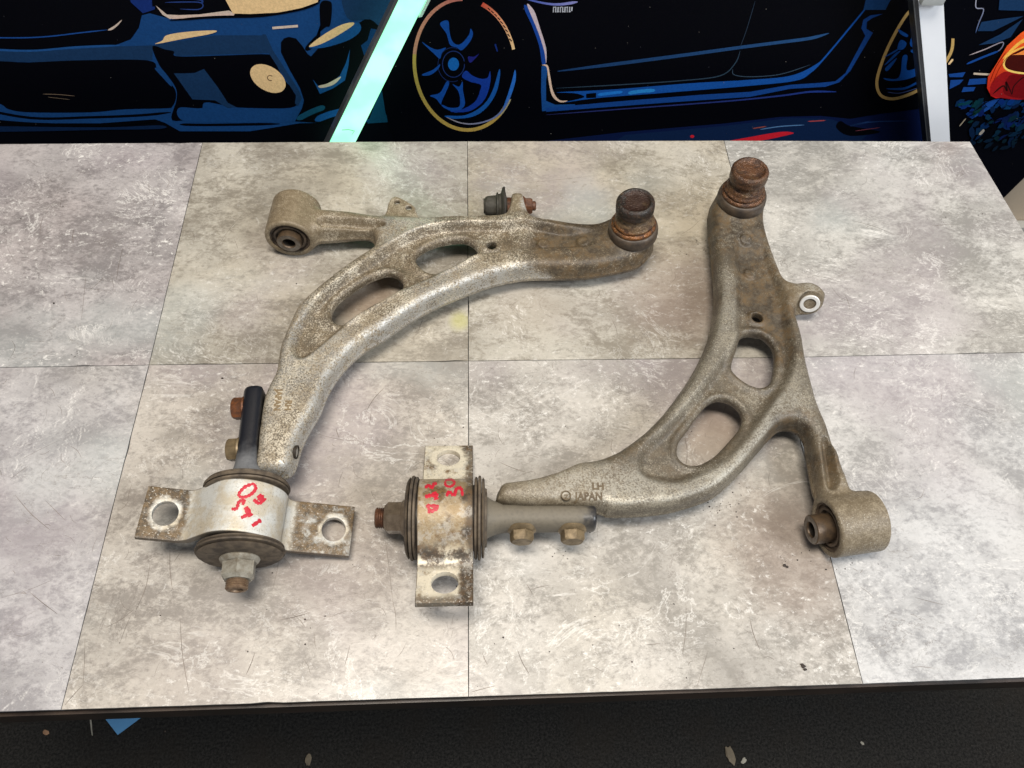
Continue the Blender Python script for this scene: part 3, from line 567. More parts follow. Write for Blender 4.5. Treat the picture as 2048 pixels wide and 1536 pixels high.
# ------------------------------------------------------------------ LED batten and white bar
def bar(name, A, B, C_, D, depth, mat, parent):       # four corners on an upright plane, extruded towards the wall
    v = [A, B, C_, D] + [p + np.array([0, depth, 0]) for p in (A, B, C_, D)]
    o = mesh_obj(name, v, [(0, 1, 2, 3), (7, 6, 5, 4), (0, 4, 5, 1), (1, 5, 6, 2), (2, 6, 7, 3), (3, 7, 4, 0)], mat, parent); return o
YL = 640
led = thing('led_light_batten', 'slanting mint-green glowing LED batten leaning behind the bench in front of the mural', 'led light')
g = G('led_diffuser_glow'); n = g.noise(30, 2, .4)
g.inp(color=(.10, .16, .13), rough=.35, spec=.2, emit=g.mix(g.step(n, .35, .65), (.22, .78, .42), (.30, .84, .52)), estr=1.6); M_led = g.m
def ext(a, b, t): return a + (b - a) * t
la, lb = WY(797, 0, YL), WY(660, 282, YL); ra, rb = WY(852, 0, YL), WY(712, 282, YL)
A = ext(la, lb, 1.35); B = ext(ra, rb, 1.35); Cc = ext(rb, ra, 1.6); Dd = ext(lb, la, 1.6)
bar('diffuser', A, B, Cc, Dd, 14, M_led, led)
off = np.array([0, -1.5, 0]); la2, lb2 = WY(789, 0, YL), WY(654, 282, YL)
bar('metal_edge', ext(la2, lb2, 1.35) + off, ext(la, lb, 1.35) + off - np.array([.3, 0, 0]), ext(lb, la, 1.6) + off - np.array([.3, 0, 0]), ext(lb2, la2, 1.6) + off, 18, M_darkedge, led)
g = G('clear_clip_plastic'); g.inp(color=(.62, .85, .76), rough=.15); g.b.inputs['Transmission Weight'].default_value = .5; M_clip = g.m
e0, e1 = ext(ra, rb, -.6), ext(ra, rb, .096)
bar('end_clip', e1 + np.array([.5, -3, 0]), e1 + np.array([4.2, -3, 1]), e0 + np.array([4.2, -3, 0]), e0 + np.array([.5, -3, 0]), 18, M_clip, led)
pen = WY(745, 0, YL)
line_pts = [(684, 260), (697, 259), (709, 262), (704, 269)]
V = []; F = []
for k, (x, y) in enumerate(line_pts):
    for s in (-.5, .5): q = WY(x, y + s, YL - .4); V.append(q)
    if k: F.append((2 * k - 2, 2 * k, 2 * k + 1, 2 * k - 1))
mesh_obj('pencil_mark', V, F, flat_mat('pencil_grey', (.12, .25, .2)), led)
wb_ = thing('white_bar', 'upright matt white profile bar with a black edge behind the right end of the bench', 'profile bar')
YB = 645
la, lb = WY(1836, 0, YB), WY(1862, 282, YB); ra, rb = WY(1887, 0, YB), WY(1900, 282, YB)
bar('profile', ext(la, lb, 1.35), ext(ra, rb, 1.35), ext(rb, ra, 1.6), ext(lb, la, 1.6), 22, M_glassback, wb_)
ka, kb = WY(1828, 0, YB), WY(1855, 282, YB)
bar('black_edge', ext(ka, kb, 1.35) + off, ext(la, lb, 1.35) + off - np.array([.3, 0, 0]), ext(lb, la, 1.6) + off - np.array([.3, 0, 0]), ext(kb, ka, 1.6) + off, 26, M_black, wb_)
ja, jb = WY(1825, 0, YB), WY(1853, 282, YB)
bar('metal_lip', ext(ja, jb, 1.35) + off * 1.4, ext(ka, kb, 1.35) + off * 1.4 - np.array([.2, 0, 0]), ext(kb, ka, 1.6) + off * 1.4 - np.array([.2, 0, 0]), ext(jb, ja, 1.6) + off * 1.4, 24, M_darkedge, wb_)
q0, q1 = WY(1832, -8, YB), WY(1880, 11, YB)
box('end_cap', ((q0[0] + q1[0]) / 2 + 2, YB - 3, (q0[2] + q1[2]) / 2 + 6), (24, 9, 14), simple('grey_cap_plastic', (.36, .38, .38), .4, 0, .2, 60, .1), wb_, 2)

# ------------------------------------------------------------------ implicit casting builder
def poly_sdf(P, X, Y):
    P = np.asarray(P, float); d = np.full(X.shape, 1e9); inside = np.zeros(X.shape, bool); n = len(P)
    for i in range(n):
        a = P[i]; b = P[(i + 1) % n]; e = b - a; L = e @ e + 1e-12
        wx = X - a[0]; wy = Y - a[1]; t = np.clip((wx * e[0] + wy * e[1]) / L, 0, 1)
        d = np.minimum(d, (wx - e[0] * t) ** 2 + (wy - e[1] * t) ** 2)
        if a[1] != b[1]:
            c = ((a[1] <= Y) != (b[1] <= Y)) & (X < (b[0] - a[0]) * (Y - a[1]) / (b[1] - a[1]) + a[0]); inside ^= c
    d = np.sqrt(d); return np.where(inside, -d, d)
def smax(a, b, k): h = np.maximum(k - np.abs(a - b), 0) / k; return np.maximum(a, b) + h * h * k * .25
def smin(a, b, k): return -smax(-a, -b, k)
def sst(x, a, b): t = np.clip((x - a) / (b - a), 0, 1); return t * t * (3 - 2 * t)
def surface_nets(f, org, h):
    s = f < 0; C = [(i, j, k) for i in (0, 1) for j in (0, 1) for k in (0, 1)]
    nx, ny, nz = f.shape; sl = lambda c, arr: arr[c[0]:nx - 1 + c[0], c[1]:ny - 1 + c[1], c[2]:nz - 1 + c[2]]
    cnt = sum(sl(c, s).astype(np.int8) for c in C); act = (cnt > 0) & (cnt < 8)
    I = np.argwhere(act); idx = np.full(act.shape, -1, np.int64); idx[act] = np.arange(len(I))
    val = {c: f[I[:, 0] + c[0], I[:, 1] + c[1], I[:, 2] + c[2]] for c in C}
    acc = np.zeros((len(I), 3)); num = np.zeros(len(I))
    for c in C:
        for ax in range(3):
            if c[ax]: continue
            d = list(c); d[ax] = 1; d = tuple(d); a, b = val[c], val[d]; m = (a < 0) != (b < 0)
            t = np.where(m, a / np.where(m, a - b, 1), 0); p = np.array(c, float)[None].repeat(len(I), 0); p[:, ax] = t
            acc[m] += p[m]; num[m] += 1
    loc = acc / num[:, None]
    def tri(arr, P):
        i = np.clip(np.floor(P).astype(int), 0, np.array(f.shape) - 2); t = P - i; r = 0
        for c in C:
            wgt = np.prod([t[:, q] if c[q] else 1 - t[:, q] for q in range(3)], axis=0); r = r + wgt * arr[i[:, 0] + c[0], i[:, 1] + c[1], i[:, 2] + c[2]]
        return r
    P = I + loc; Gd = np.gradient(f)
    for _ in range(2):
        v = tri(f, P); g_ = np.stack([tri(q, P) for q in Gd], 1); gg = (g_ ** 2).sum(1) + 1e-9
        P = P - np.clip(v / gg, -.6, .6)[:, None] * g_
    g_ = np.stack([tri(q, P) for q in Gd], 1); nrm = g_ / (np.linalg.norm(g_, axis=1, keepdims=True) + 1e-9)
    Q = []
    for ax in range(3):
        o1, o2 = [(1, 2), (2, 0), (0, 1)][ax]
        lo = [slice(None)] * 3; hi = [slice(None)] * 3; lo[ax] = slice(0, f.shape[ax] - 1); hi[ax] = slice(1, None)
        E = np.argwhere(s[tuple(lo)] != s[tuple(hi)]); E = E[(E[:, o1] > 0) & (E[:, o2] > 0) & (E[:, o1] < f.shape[o1] - 1) & (E[:, o2] < f.shape[o2] - 1)]
        flip = s[E[:, 0], E[:, 1], E[:, 2]]
        def ci(a, b): q = E.copy(); q[:, o1] -= a; q[:, o2] -= b; return idx[q[:, 0], q[:, 1], q[:, 2]]
        q = np.stack([ci(1, 1), ci(0, 1), ci(0, 0), ci(1, 0)], 1); q[~flip] = q[~flip][:, ::-1]; Q.append(q)
    Q = np.concatenate(Q); Q = Q[(Q >= 0).all(1)]
    return np.array(org) + P * h, Q, nrm
def net_mesh(name, V, Q, nrm, mat, parent, attrs={}):
    me = bpy.data.meshes.new(name); me.vertices.add(len(V)); me.vertices.foreach_set('co', (V * MM).astype('f4').ravel())
    me.loops.add(len(Q) * 4); me.loops.foreach_set('vertex_index', Q.astype('i4').ravel()); me.polygons.add(len(Q))
    me.polygons.foreach_set('loop_start', np.arange(0, len(Q) * 4, 4, dtype='i4')); me.update(calc_edges=True); me.shade_smooth()
    for k, v in attrs.items(): at = me.attributes.new(k, 'FLOAT', 'POINT'); at.data.foreach_set('value', v.astype('f4'))
    me.normals_split_custom_set_from_vertices(nrm.astype('f4').tolist()); me.materials.append(mat)
    return link(bpy.data.objects.new(name, me), parent)
def vnoise(P, s, seed=0):                                 # cheap smooth value noise for lumps in the casting
    r = np.random.default_rng(seed); out = 0
    for _ in range(9):
        k = r.normal(0, 1, 3); k /= np.linalg.norm(k); out = out + np.sin((P[..., 0] * k[0] + P[..., 1] * k[1] + P[..., 2] * k[2]) * s * r.uniform(.6, 1.6) + r.uniform(0, 6.28))
    return out / 3

def casting(name, S, mat, parent):
    A3 = np.array([[*S['plane'][i][:2], 1] for i in range(3)]); co = np.linalg.solve(A3, [p[2] for p in S['plane']])
    zcf = lambda x, y: co[0] * x + co[1] * y + co[2]
    def up(px, py, off):
        z = 28.0
        for _ in range(3): q = W(px, py, z); z = zcf(q[0], q[1]) + off
        return W(px, py, z)[:2]
    def outline(pts):
        pts = np.array(pts, float); n = len(pts); ar = sum(pts[i][0] * pts[(i + 1) % n][1] - pts[(i + 1) % n][0] * pts[i][1] for i in range(n)); sg = 1 if ar > 0 else -1; out = []
        for i in range(n):
            e = pts[(i + 1) % n] - pts[i - 1]; nn = np.array([e[1], -e[0]]) * sg; nn /= np.linalg.norm(nn) + 1e-9
            d = np.array([937, 1700.]) - pts[i]; d /= np.linalg.norm(d); out.append(up(*pts[i], 1.5 - 7 * (nn @ d)))
        return catmull(out, 4)
    h = 1.15
    OUT = outline(S['out']); lo = OUT.min(0) - 40; hi = OUT.max(0) + 62
    lo[1] -= S.get('low', 0); xs = np.arange(lo[0], hi[0], h); ys = np.arange(lo[1], hi[1], h); zs = np.arange(-3, 60, h)
    X, Y = np.meshgrid(xs, ys, indexing='ij'); zc = zcf(X, Y)
    d2 = poly_sdf(OUT, X, Y)
    topo = np.full(X.shape, 14.0); boto = np.full(X.shape, -14.0)
    for pts, top, btm, soft in S['recess']:
        r = poly_sdf(catmull([up(x, y, top) for x, y in pts], 4), X, Y); k = sst(-r, -soft * .5, soft * .5)
        bq = S['pads'][0][0]; k = k * sst(np.hypot(X - bq[0], Y - bq[1]), 30, 78); topo = topo + (top - topo) * k; boto = boto + (btm - boto) * k
    for x, y, r, ht, soft in S['boss']:
        q = up(x, y, 8 + ht); rr = np.hypot(X - q[0], Y - q[1]); topo = topo + ht * sst(-(rr - r), -soft, soft)
    for ln, wd, ht in S.get('ridges', ()):
        L = catmull([up(x, y, 11) for x, y in ln], 5, False); dd = np.full(X.shape, 1e9)
        for a, b in zip(L[:-1], L[1:]):
            e = b - a; t = np.clip(((X - a[0]) * e[0] + (Y - a[1]) * e[1]) / (e @ e + 1e-9), 0, 1); dd = np.minimum(dd, np.hypot(X - a[0] - e[0] * t, Y - a[1] - e[1] * t))
        topo = topo + ht * np.exp(-(dd / wd) ** 2)
    for q, r, top in S.get('pads', ()):
        rr = np.hypot(X - q[0], Y - q[1]); k = sst(-(rr - r), -10, 10); topo = topo + (top - topo) * k
    holes = None; hp = []
    for pts in S['holes']:
        Hq = catmull([up(x, y, 7) for x, y in pts], 5); hp.append(Hq); r = poly_sdf(Hq, X, Y); holes = r if holes is None else np.minimum(holes, r)
    topo = topo + 2.4 * np.exp(-((holes - 4.0) / 3.2) ** 2)       # rolled lip round each opening
    for x, y, r in S['bores']:
        q = up(x, y, 9); holes = np.minimum(holes, np.hypot(X - q[0], Y - q[1]) - r)
    f = np.empty((len(xs), len(ys), len(zs)), np.float32)
    for k, z in enumerate(zs):
        zz = z - zc
        side = d2 + .10 * np.abs(zz + 5) + np.exp(-(zz + 5) ** 2 / 1.6) * -.95
        body = smax(smax(side, zz - topo, 9.5), -(zz - boto), 7)
        body = smax(body, -(holes + .06 * np.abs(zz)), 3.2)
        for pts, t0, t1 in S['_plates']: body = smin(body, smax(pts, np.abs(zz - (t0 + t1) / 2) - (t1 - t0) / 2, 1.5), 2.5) if False else body
        f[:, :, k] = body
    for pts, t0, t1, bores in S['plates']:
        d = poly_sdf(catmull([up(x, y, t1) for x, y in pts], 4), X, Y); bb = None
        for x, y, r in bores: q = up(x, y, t1); e = np.hypot(X - q[0], Y - q[1]) - r; bb = e if bb is None else np.minimum(bb, e)
        for k, z in enumerate(zs):
            zz = z - zc; p = smax(d, np.abs(zz - (t0 + t1) / 2) - (t1 - t0) / 2, 2.0)
            f[:, :, k] = smin(f[:, :, k], p, 5)
            if bb is not None: f[:, :, k] = np.maximum(f[:, :, k], -bb)
    for c, ax, r, hl, kk, bore in S['cyls']:
        c = np.array(c, float); ax = np.array(ax, float); ax /= np.linalg.norm(ax); R2 = r + 24
        bi = (np.abs(xs - c[0]) < hl + R2), (np.abs(ys - c[1]) < hl + R2)
        I0 = np.where(bi[0])[0]; J0 = np.where(bi[1])[0]; sx = slice(I0[0], I0[-1] + 1); sy = slice(J0[0], J0[-1] + 1)
        Xs, Ys, Zs = np.meshgrid(xs[sx], ys[sy], zs, indexing='ij'); dx, dy, dz = Xs - c[0], Ys - c[1], Zs - c[2]
        t = dx * ax[0] + dy * ax[1] + dz * ax[2]; rad = np.sqrt(np.maximum(dx * dx + dy * dy + dz * dz - t * t, 0))
        cyl = smax(rad - r, np.abs(t) - hl, 3.0); sub = smin(f[sx, sy, :], cyl, kk)
        if bore: sub = np.where(rad < r + .5, np.maximum(np.where(np.abs(t) < hl + 14, np.maximum(sub, np.where(np.abs(t) > hl, -(hl - np.abs(t)) - 0., -99)), sub), -(rad - bore)), sub) if bore > 3 else sub
        f[sx, sy, :] = sub
    for c, n, r, dep in S.get('flats', ()):                      # milled seats: cut a round pocket
        c = np.array(c, float); n = np.array(n, float); n /= np.linalg.norm(n)
        Xs, Ys, Zs = np.meshgrid(xs, ys, zs, indexing='ij', sparse=True); t = (Xs - c[0]) * n[0] + (Ys - c[1]) * n[1] + (Zs - c[2]) * n[2]
        rad = np.sqrt(np.maximum((Xs - c[0]) ** 2 + (Ys - c[1]) ** 2 + (Zs - c[2]) ** 2 - t * t, 0)); cut = np.maximum(rad - r, np.maximum(-t - dep, t - 16)); f = np.maximum(f, -cut).astype(np.float32)
    V, Q, nr = surface_nets(f, (xs[0], ys[0], zs[0]), h)
    V = V + nr * (vnoise(V, .10, 2) * .22 + vnoise(V, .45, 5) * .07)[:, None]
    at = {}
    gr = np.zeros(len(V))
    for x, y, r0, r1, s in S['grime']:
        q = up(x, y, 12); gr = np.maximum(gr, s * sst(-(np.hypot(V[:, 0] - q[0], V[:, 1] - q[1]) + 8 * vnoise(V, .12, 9)), -r1, -r0))
    ix = np.clip(((V[:, 0] - xs[0]) / h).astype(int), 0, len(xs) - 1); iy = np.clip(((V[:, 1] - ys[0]) / h).astype(int), 0, len(ys) - 1)
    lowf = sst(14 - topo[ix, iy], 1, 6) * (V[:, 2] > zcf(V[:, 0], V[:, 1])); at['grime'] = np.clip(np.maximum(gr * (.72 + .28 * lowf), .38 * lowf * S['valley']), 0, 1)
    du = np.zeros(len(V))
    for x, y, r0, r1, s in S.get('dust', ()):
        q = up(x, y, 12); du = np.maximum(du, s * sst(-(np.hypot(V[:, 0] - q[0], V[:, 1] - q[1]) + 6 * vnoise(V, .15, 4)), -r1, -r0))
    at['dust'] = du
    br = S.get('worn', 0) * sst(topo[ix, iy], 11, 14.5) * sst(nr[:, 2], .55, .9) * sst(-d2[ix, iy], 2, 5) * sst(vnoise(V, .05, 12), -.3, .9)
    if S['bare']:
        br0 = br; dv = np.array(S['bare']); dv = dv / np.linalg.norm(dv); br = sst(nr @ dv, .35, .8) * sst(-d2[ix, iy], 16, 9) * (1 - sst(gr, .25, .6))
        for c, r in S.get('matte', ()): br = br * sst(np.hypot(V[:, 0] - c[0], V[:, 1] - c[1]), r, r + 20)
    at['bare'] = np.maximum(br, br0) if S['bare'] else br
    o = net_mesh(name, V, Q, nr, mat, parent, at)
    return o, up, zcf

# ------------------------------------------------------------------ shared fittings
def extrude_strap(C0, udir, vdir, mat, parent, soft=-1):
    """omega strap clamping the rear bushing; local frame u along strap, v along the bushing axis, w up"""
    u = Vector(udir).normalized(); v = Vector(vdir); v = (v - u * v.dot(u)).normalized(); wv = u.cross(v)
    if wv.z < 0: wv = -wv
    Ro, t, wf = 31.5, 5.2, -3.0
    fr = 7.0
    def side(R, off, frr):
        w0 = wf - off; pts = [(-77.5, w0), (-66, w0), (-52, w0)]
        al = math.radians(38); px_, pw_ = R * math.cos(al), R * math.sin(al)          # sloping flank on -u
        rb = 12 + off; tl = rb * math.tan((math.pi / 2 - al) / 2); L_ = (pw_ - w0) / math.cos(al); ue = px_ + L_ * math.sin(al)
        cx_, cw_ = ue + tl, w0 + rb
        for k in range(9): a = -math.pi / 2 + (math.pi / 2 - al) * k / 8; pts.append((-(cx_ - rb * math.sin(a + math.pi / 2)), cw_ - rb * math.cos(a + math.pi / 2)))
        for k in range(0, 40):
            a = (math.pi - al) * (1 - k / 40); pts.append((R * math.cos(a), R * math.sin(a)))
        xk = R + frr
        for k in range(9): a = math.pi + (math.pi / 2) * k / 8; pts.append((xk + frr * math.cos(a), w0 + frr + frr * math.sin(a)))
        pts += [(52, w0), (66, w0), (86, w0)]
        return [(-x * soft, y) for x, y in pts] if soft < 0 and False else pts
    outer = side(Ro, 0, fr); inner = side(Ro - t, t, fr + t)
    if soft > 0: outer = [(-x, y) for x, y in outer]; inner = [(-x, y) for x, y in inner]
    prof = outer + inner[::-1]; n = len(prof); no = len(outer)
    bm = bmesh.new(); hw = 21.5; NV = 9; rows = []
    for j in range(NV):
        vv = -hw + 2 * hw * j / (NV - 1); rows.append([bm.verts.new((p[0], vv, p[1])) for p in prof])
    for j in range(NV - 1):
        for k in range(n): bm.faces.new((rows[j][k], rows[j][(k + 1) % n], rows[j + 1][(k + 1) % n], rows[j + 1][k]))
    for r in (rows[0], rows[-1]):
        for k in range(no - 1): bm.faces.new((r[k], r[k + 1], r[n - 2 - k], r[n - 1 - k]))
    bmesh.ops.recalc_face_normals(bm, faces=bm.faces[:])
    me = bpy.data.meshes.new('strap_raw'); bm.to_mesh(me); bm.free(); o = bpy.data.objects.new('strap_raw', me); scene.collection.objects.link(o)
    cut = bmesh.new()
    HU = (-60, 71) if soft < 0 else (-71, 60)
    for s in HU:
        m = Matrix.Translation((s, 0, -5)) @ Matrix.Diagonal((9.8, 10.4, 1, 1)); bmesh.ops.create_cone(cut, cap_ends=True, segments=48, radius1=1, radius2=1, depth=40, matrix=m)
    mc = bpy.data.meshes.new('cut'); cut.to_mesh(mc); cut.free(); oc = bpy.data.objects.new('cut', mc); scene.collection.objects.link(oc)
    b = o.modifiers.new('b', 'BOOLEAN'); b.object = oc; b.operation = 'DIFFERENCE'; b.solver = 'EXACT'
    bv = o.modifiers.new('v', 'BEVEL'); bv.width = .55; bv.segments = 2; bv.limit_method = 'ANGLE'; bv.angle_limit = math.radians(50)
    dg = bpy.context.evaluated_depsgraph_get(); me2 = bpy.data.meshes.new_from_object(o.evaluated_get(dg))
    bpy.data.objects.remove(o); bpy.data.objects.remove(oc)
    co = np.empty(len(me2.vertices) * 3, 'f4'); me2.vertices.foreach_get('co', co); co = co.reshape(-1, 3)
    hd = np.full(len(co), 99.0)
    for s in HU: hd = np.minimum(hd, np.hypot((co[:, 0] - s), co[:, 1] * .9) - 9.2)
    for k, a in (('holed', hd), ('uu', co[:, 0]), ('vv', co[:, 1])): at = me2.attributes.new(k, 'FLOAT', 'POINT'); at.data.foreach_set('value', a.astype('f4'))
    B = np.array([u, v, wv]); Wd = co @ B + np.array(C0); me2.vertices.foreach_set('co', (Wd * MM).astype('f4').ravel()); me2.update()
    # subdivided feet would help the masks; a denser copy of the flat feet is made by subdividing long edges
    bm = bmesh.new(); bm.from_mesh(me2)
    for _ in range(4):
        le = [e for e in bm.edges if e.calc_length() > .0045]
        if not le: break
        bmesh.ops.subdivide_edges(bm, edges=le, cuts=1, use_grid_fill=False); bmesh.ops.triangulate(bm, faces=[f for f in bm.faces if len(f.verts) > 4])
    lay = {k: bm.verts.layers.float[k] for k in ('holed', 'uu', 'vv')}; Bi = Matrix([u, v, wv])
    for vt in bm.verts:
        p = Bi @ (vt.co / MM - Vector(C0)); vt[lay['uu']] = p.x; vt[lay['vv']] = p.y; vt[lay['holed']] = min(math.hypot(p.x - s, p.y * .9) - 9.2 for s in HU) if abs(p.x) > 40 else 60
    ob = bm_obj('bushing_bracket', bm, mat, parent, True, 30); return ob
def bar_shaft(C0, vdir, side, L, mat, parent):
    """flared shaft with a flat milled against the arm; side = unit vector towards the arm"""
    a = Vector(vdir).normalized(); s = Vector(side); s = (s - a * s.dot(a)).normalized(); up_ = Vector((0, 0, 1))
    st = [(24, 20, 20, 20), (29, 20, 20, 20), (31, 18.5, 18.5, 18.5), (35, 15.5, 15.5, 16), (40, 12, 12.8, 13.8), (46, 9.2, 11.4, 13.2), (54, 7.2, 11.0, 13), (62, 6.6, 11, 13)] + [(t, 6.6, 11, 13) for t in np.linspace(70, L - 4, 8)] + [(L - 2, 6.5, 10.8, 12.8), (L - .7, 6.0, 10.2, 12.2), (L, 5.0, 9.2, 11.2)]
    bm = bmesh.new(); rings = []; al = bm.verts.layers.float.new('along'); NN = 48
    for t, rs, ro, rz in st:
        ring = []
        for k in range(NN):
            th = 2 * math.pi * k / NN; c_, s_ = math.cos(th), math.sin(th)
            e = 2 if t < 36 else 2.6
            x = (abs(c_) ** (2 / e)) * (1 if c_ > 0 else -1); z = (abs(s_) ** (2 / e)) * (1 if s_ > 0 else -1)
            x = x * (rs if c_ > 0 else ro); z = z * rz
            if t >= 54 and c_ > 0: x = min(rs, x * 1.3)
            vt = bm.verts.new((Vector(C0) + a * t + s * x + up_ * z) * MM); vt[al] = (t - 30) / (L - 30); ring.append(vt)
        rings.append(ring)
    for r1, r2 in zip(rings[:-1], rings[1:]):
        for k in range(NN): bm.faces.new((r1[k], r1[(k + 1) % NN], r2[(k + 1) % NN], r2[k]))
    bm.faces.new(rings[0]); bm.faces.new(rings[-1]); return bm_obj('bracket_shaft', bm, mat, parent, True, 45)
def threads(name, origin, axis, r, L, mat, parent, pitch=1.7):
    pr = [(0, L - 1.5), (r * .52, L - 1.8), (r * .60, L)]; z = L
    pr += [(r * .86, L), (r - .3, L - .9)]; z = L - .9
    while z > 0: pr += [(r, z - pitch * .35), (r - .95, z - pitch * .75), (r - .95, z - pitch * .9)]; z -= pitch
    return lathe(name, origin, axis, pr, mat, parent, 40, 0, 50)
def bushing_unit(C0, axis, mats, parent):
    """rubber bushing between dished washers; axis points from the nut towards the shaft"""
    ru, wsh, nut, thr = mats; a = Vector(axis).normalized()
    lathe('bushing_rubber', C0, a, [(8, -26), (24, -26), (29, -24.5), (30.5, -23.6), (26.6, -22.8), (26.6, 22.8), (30.5, 23.4), (29.5, 25), (8, 26)], ru, parent, 64, .05)
    for s, nm in ((-1, 'nut side'), (1, 'shaft side')):
        q = Vector(C0) + a * (s * 22.3)
        o = lathe('washer', q, a * s, [(10, .4), (31.6, .4), (33.0, 1.0), (33.2, 2.2), (32.2, 2.9), (10, 2.9)], M_rubber, parent, 72)
        o2 = lathe('washer', Vector(C0) + a * (s * 25.7), a * s, [(10, 0), (33.4, 0), (34.2, .8), (34.0, 2.0), (31, 2.6), (10, 2.6)], wsh, parent, 72)
        o3 = lathe('washer', Vector(C0) + a * (s * 28.8), a * s, [(10, 0), (31.5, .0), (32.6, .9), (30.0, 2.6), (20, 3.3), (13, 3.3), (10, 1)] if s < 0 else [(10, 0), (31.5, 0), (32.4, 1.2), (31, 2.0), (24, 2.4), (23.4, 3.8), (20, 4.2), (10, 4.2)], wsh, parent, 72)
    q = Vector(C0) - a * 31.8
    f = lathe('nut', q, -a, [(6, 0), (15, 0), (15.4, 1.2), (14.6, 3.0), (12.9, 4.6), (6, 4.6)], nut, parent, 48)
    h_ = hexhead('nut_hexagon', q - a * 3.4, -a, 13.4, 14.5, nut, f, 3.0, .35, 10.4)
    threads('threaded_end', q - a * 12.5, -a, 8.6, 13.0, thr, parent)
def ball_joint(q, mats, parent, tl=(0, 0, 1)):
    """housing of the ball joint standing on the arm"""
    root = lathe('ball_joint', (q[0], q[1], 0), tl, [(0, 30), (20, 30)] + [(a_, 9 + b_ * 1.0) for a_, b_ in [(0, 36), (20, 36), (21.5, 37), (21.8, 41), (20.6, 42.6), (22.2, 43.6), (22.5, 45.4), (21.6, 47.0), (19.9, 47.5), (19.6, 48.6), (20.6, 49.6), (20.3, 51.2), (19.2, 52.0), (18.6, 53.6), (18.0, 56.0), (16.3, 57.8), (15.3, 59.6), (15.5, 61.4), (17.4, 62.8),
        (18.8, 64.6), (18.9, 68), (18.4, 69.4), (18.9, 70.6), (18.8, 73.5), (17.6, 75.8), (16.0, 76.9), (14.6, 76.6), (13.7, 75.2), (13.2, 74.6), (7, 74.9), (0, 75.2)]], mats[0], parent, 72, .11, 60)
    lathe('seal_ring', (q[0], q[1], 0), tl, [(18, 37), (23.0, 37.4), (24.8, 40.0), (25.2, 44.0), (24.9, 48.6), (23.8, 52.0), (22.2, 52.6), (18, 51)], mats[1], root, 72, .06, 60)
    return root
def joint_mat(name, top, rim, mid, low):
    g = G(name); z = g.xyz()[2]; n = g.noise(150, 6, .7); fine = g.noise(600, 3, .6); zz = g.ma('ADD', z, g.ma('MULTIPLY', g.ma('SUBTRACT', n, .5), .006))
    c = g.mix(g.step(zz, .058, .062), low, mid); c = g.mix(g.step(zz, .071, .074), c, rim)
    c = g.mix(g.ma('MULTIPLY', g.step(g.attr('dish'), .3, .7), 1.0), c, top)
    c = g.mix(g.step(n, .40, .56, .85, 0), c, (.040, .020, .013)); c = g.mix(g.ma('MULTIPLY', g.step(g.noise(55, 5, .7), .50, .62), .6), c, (.13, .085, .045))
    c = g.mix(g.ma('MULTIPLY', g.step(fine, .62, .72), .35), c, (.55, .36, .25))
    g.inp(color=c, rough=g.step(n, .3, .7, .55, .20), metal=.25, normal=g.bump(g.ma('ADD', g.ma('MULTIPLY', n, 1.6), fine), .6)); return g.m
M_joint1 = joint_mat('oily_rusted_joint', (.036, .019, .014), (.026, .022, .019), (.17, .11, .06), (.20, .075, .018))
M_joint2 = joint_mat('rusted_joint', (.120, .056, .028), (.098, .047, .023), (.120, .056, .024), (.125, .054, .021))
def mark_dish(o, q):
    me = o.data; at = me.attributes.new('dish', 'FLOAT', 'POINT')
    for i, v in enumerate(me.vertices): at.data[i].value = 1.0 if (math.hypot(v.co.x / MM - q[0], v.co.y / MM - q[1]) < 14.0 and v.co.z > .082) else 0.0
def side_bolt(C0, a, s, v, zoff, mat, parent, flange=True, r=10.2, hh=9):
    """flanged hex bolt pressed through the shaft, head away from the arm"""
    q = Vector(C0) + Vector(a) * v - Vector(s) * 8.6 + Vector((0, 0, zoff)); ax = -Vector(s)
    f = lathe('bolt', q, ax, [(4, 0), (12.6, 0), (12.8, 1.2), (11.4, 2.8), (9.2, 3.8), (4, 3.8)] if flange else [(4, 0), (10.8, 0), (11, 1.5), (10, 2.6), (4, 2.6)], mat, parent, 40)
    hexhead('bolt_head', q + ax * (3.2 if flange else 2.2), ax, r, hh, mat, f, 1.8, .25, r * .86); return f
def sleeve_bush(c, ax, parent, out=8, R=18.2):
    """rubber bush pressed into the housing bore with a steel sleeve standing proud"""
    a = Vector(ax).normalized()
    rb = lathe('housing_bushing', c, a, [(R + 2.4, -2.5), (R + 2.4, .6), (R + 1.0, .9), (R + .4, -1.6), (R - 1.4, -2.2), (R - 2, .3), (R - 4, .1), (R - 5, -2.6), (R - 8.5, -2.2), (R - 8.5, -6)], M_bush, parent, 56, .12, 50)
    lathe('sleeve_hole', c, a, [(6.1, out - 1.5), (6.1, out - 9), (0, out - 9)], M_hole, rb, 32)
    lathe('sleeve', c, a, [(R - 6.6, -6), (R - 6.6, 1.2), (R - 6.2, 2.4), (12.2, 4), (12.2, out - .6), (11.6, out), (6.9, out), (6.3, out - .8), (6.3, out - 16), (0, out - 16)], M_sleeve, rb, 48, 0, 40)
    lathe('sleeve_face', c, a, [(11.4, out + .12), (10.6, out + .3), (7.6, out + .3), (6.9, out + .12)], M_sleeveface, rb, 48)
    return rb
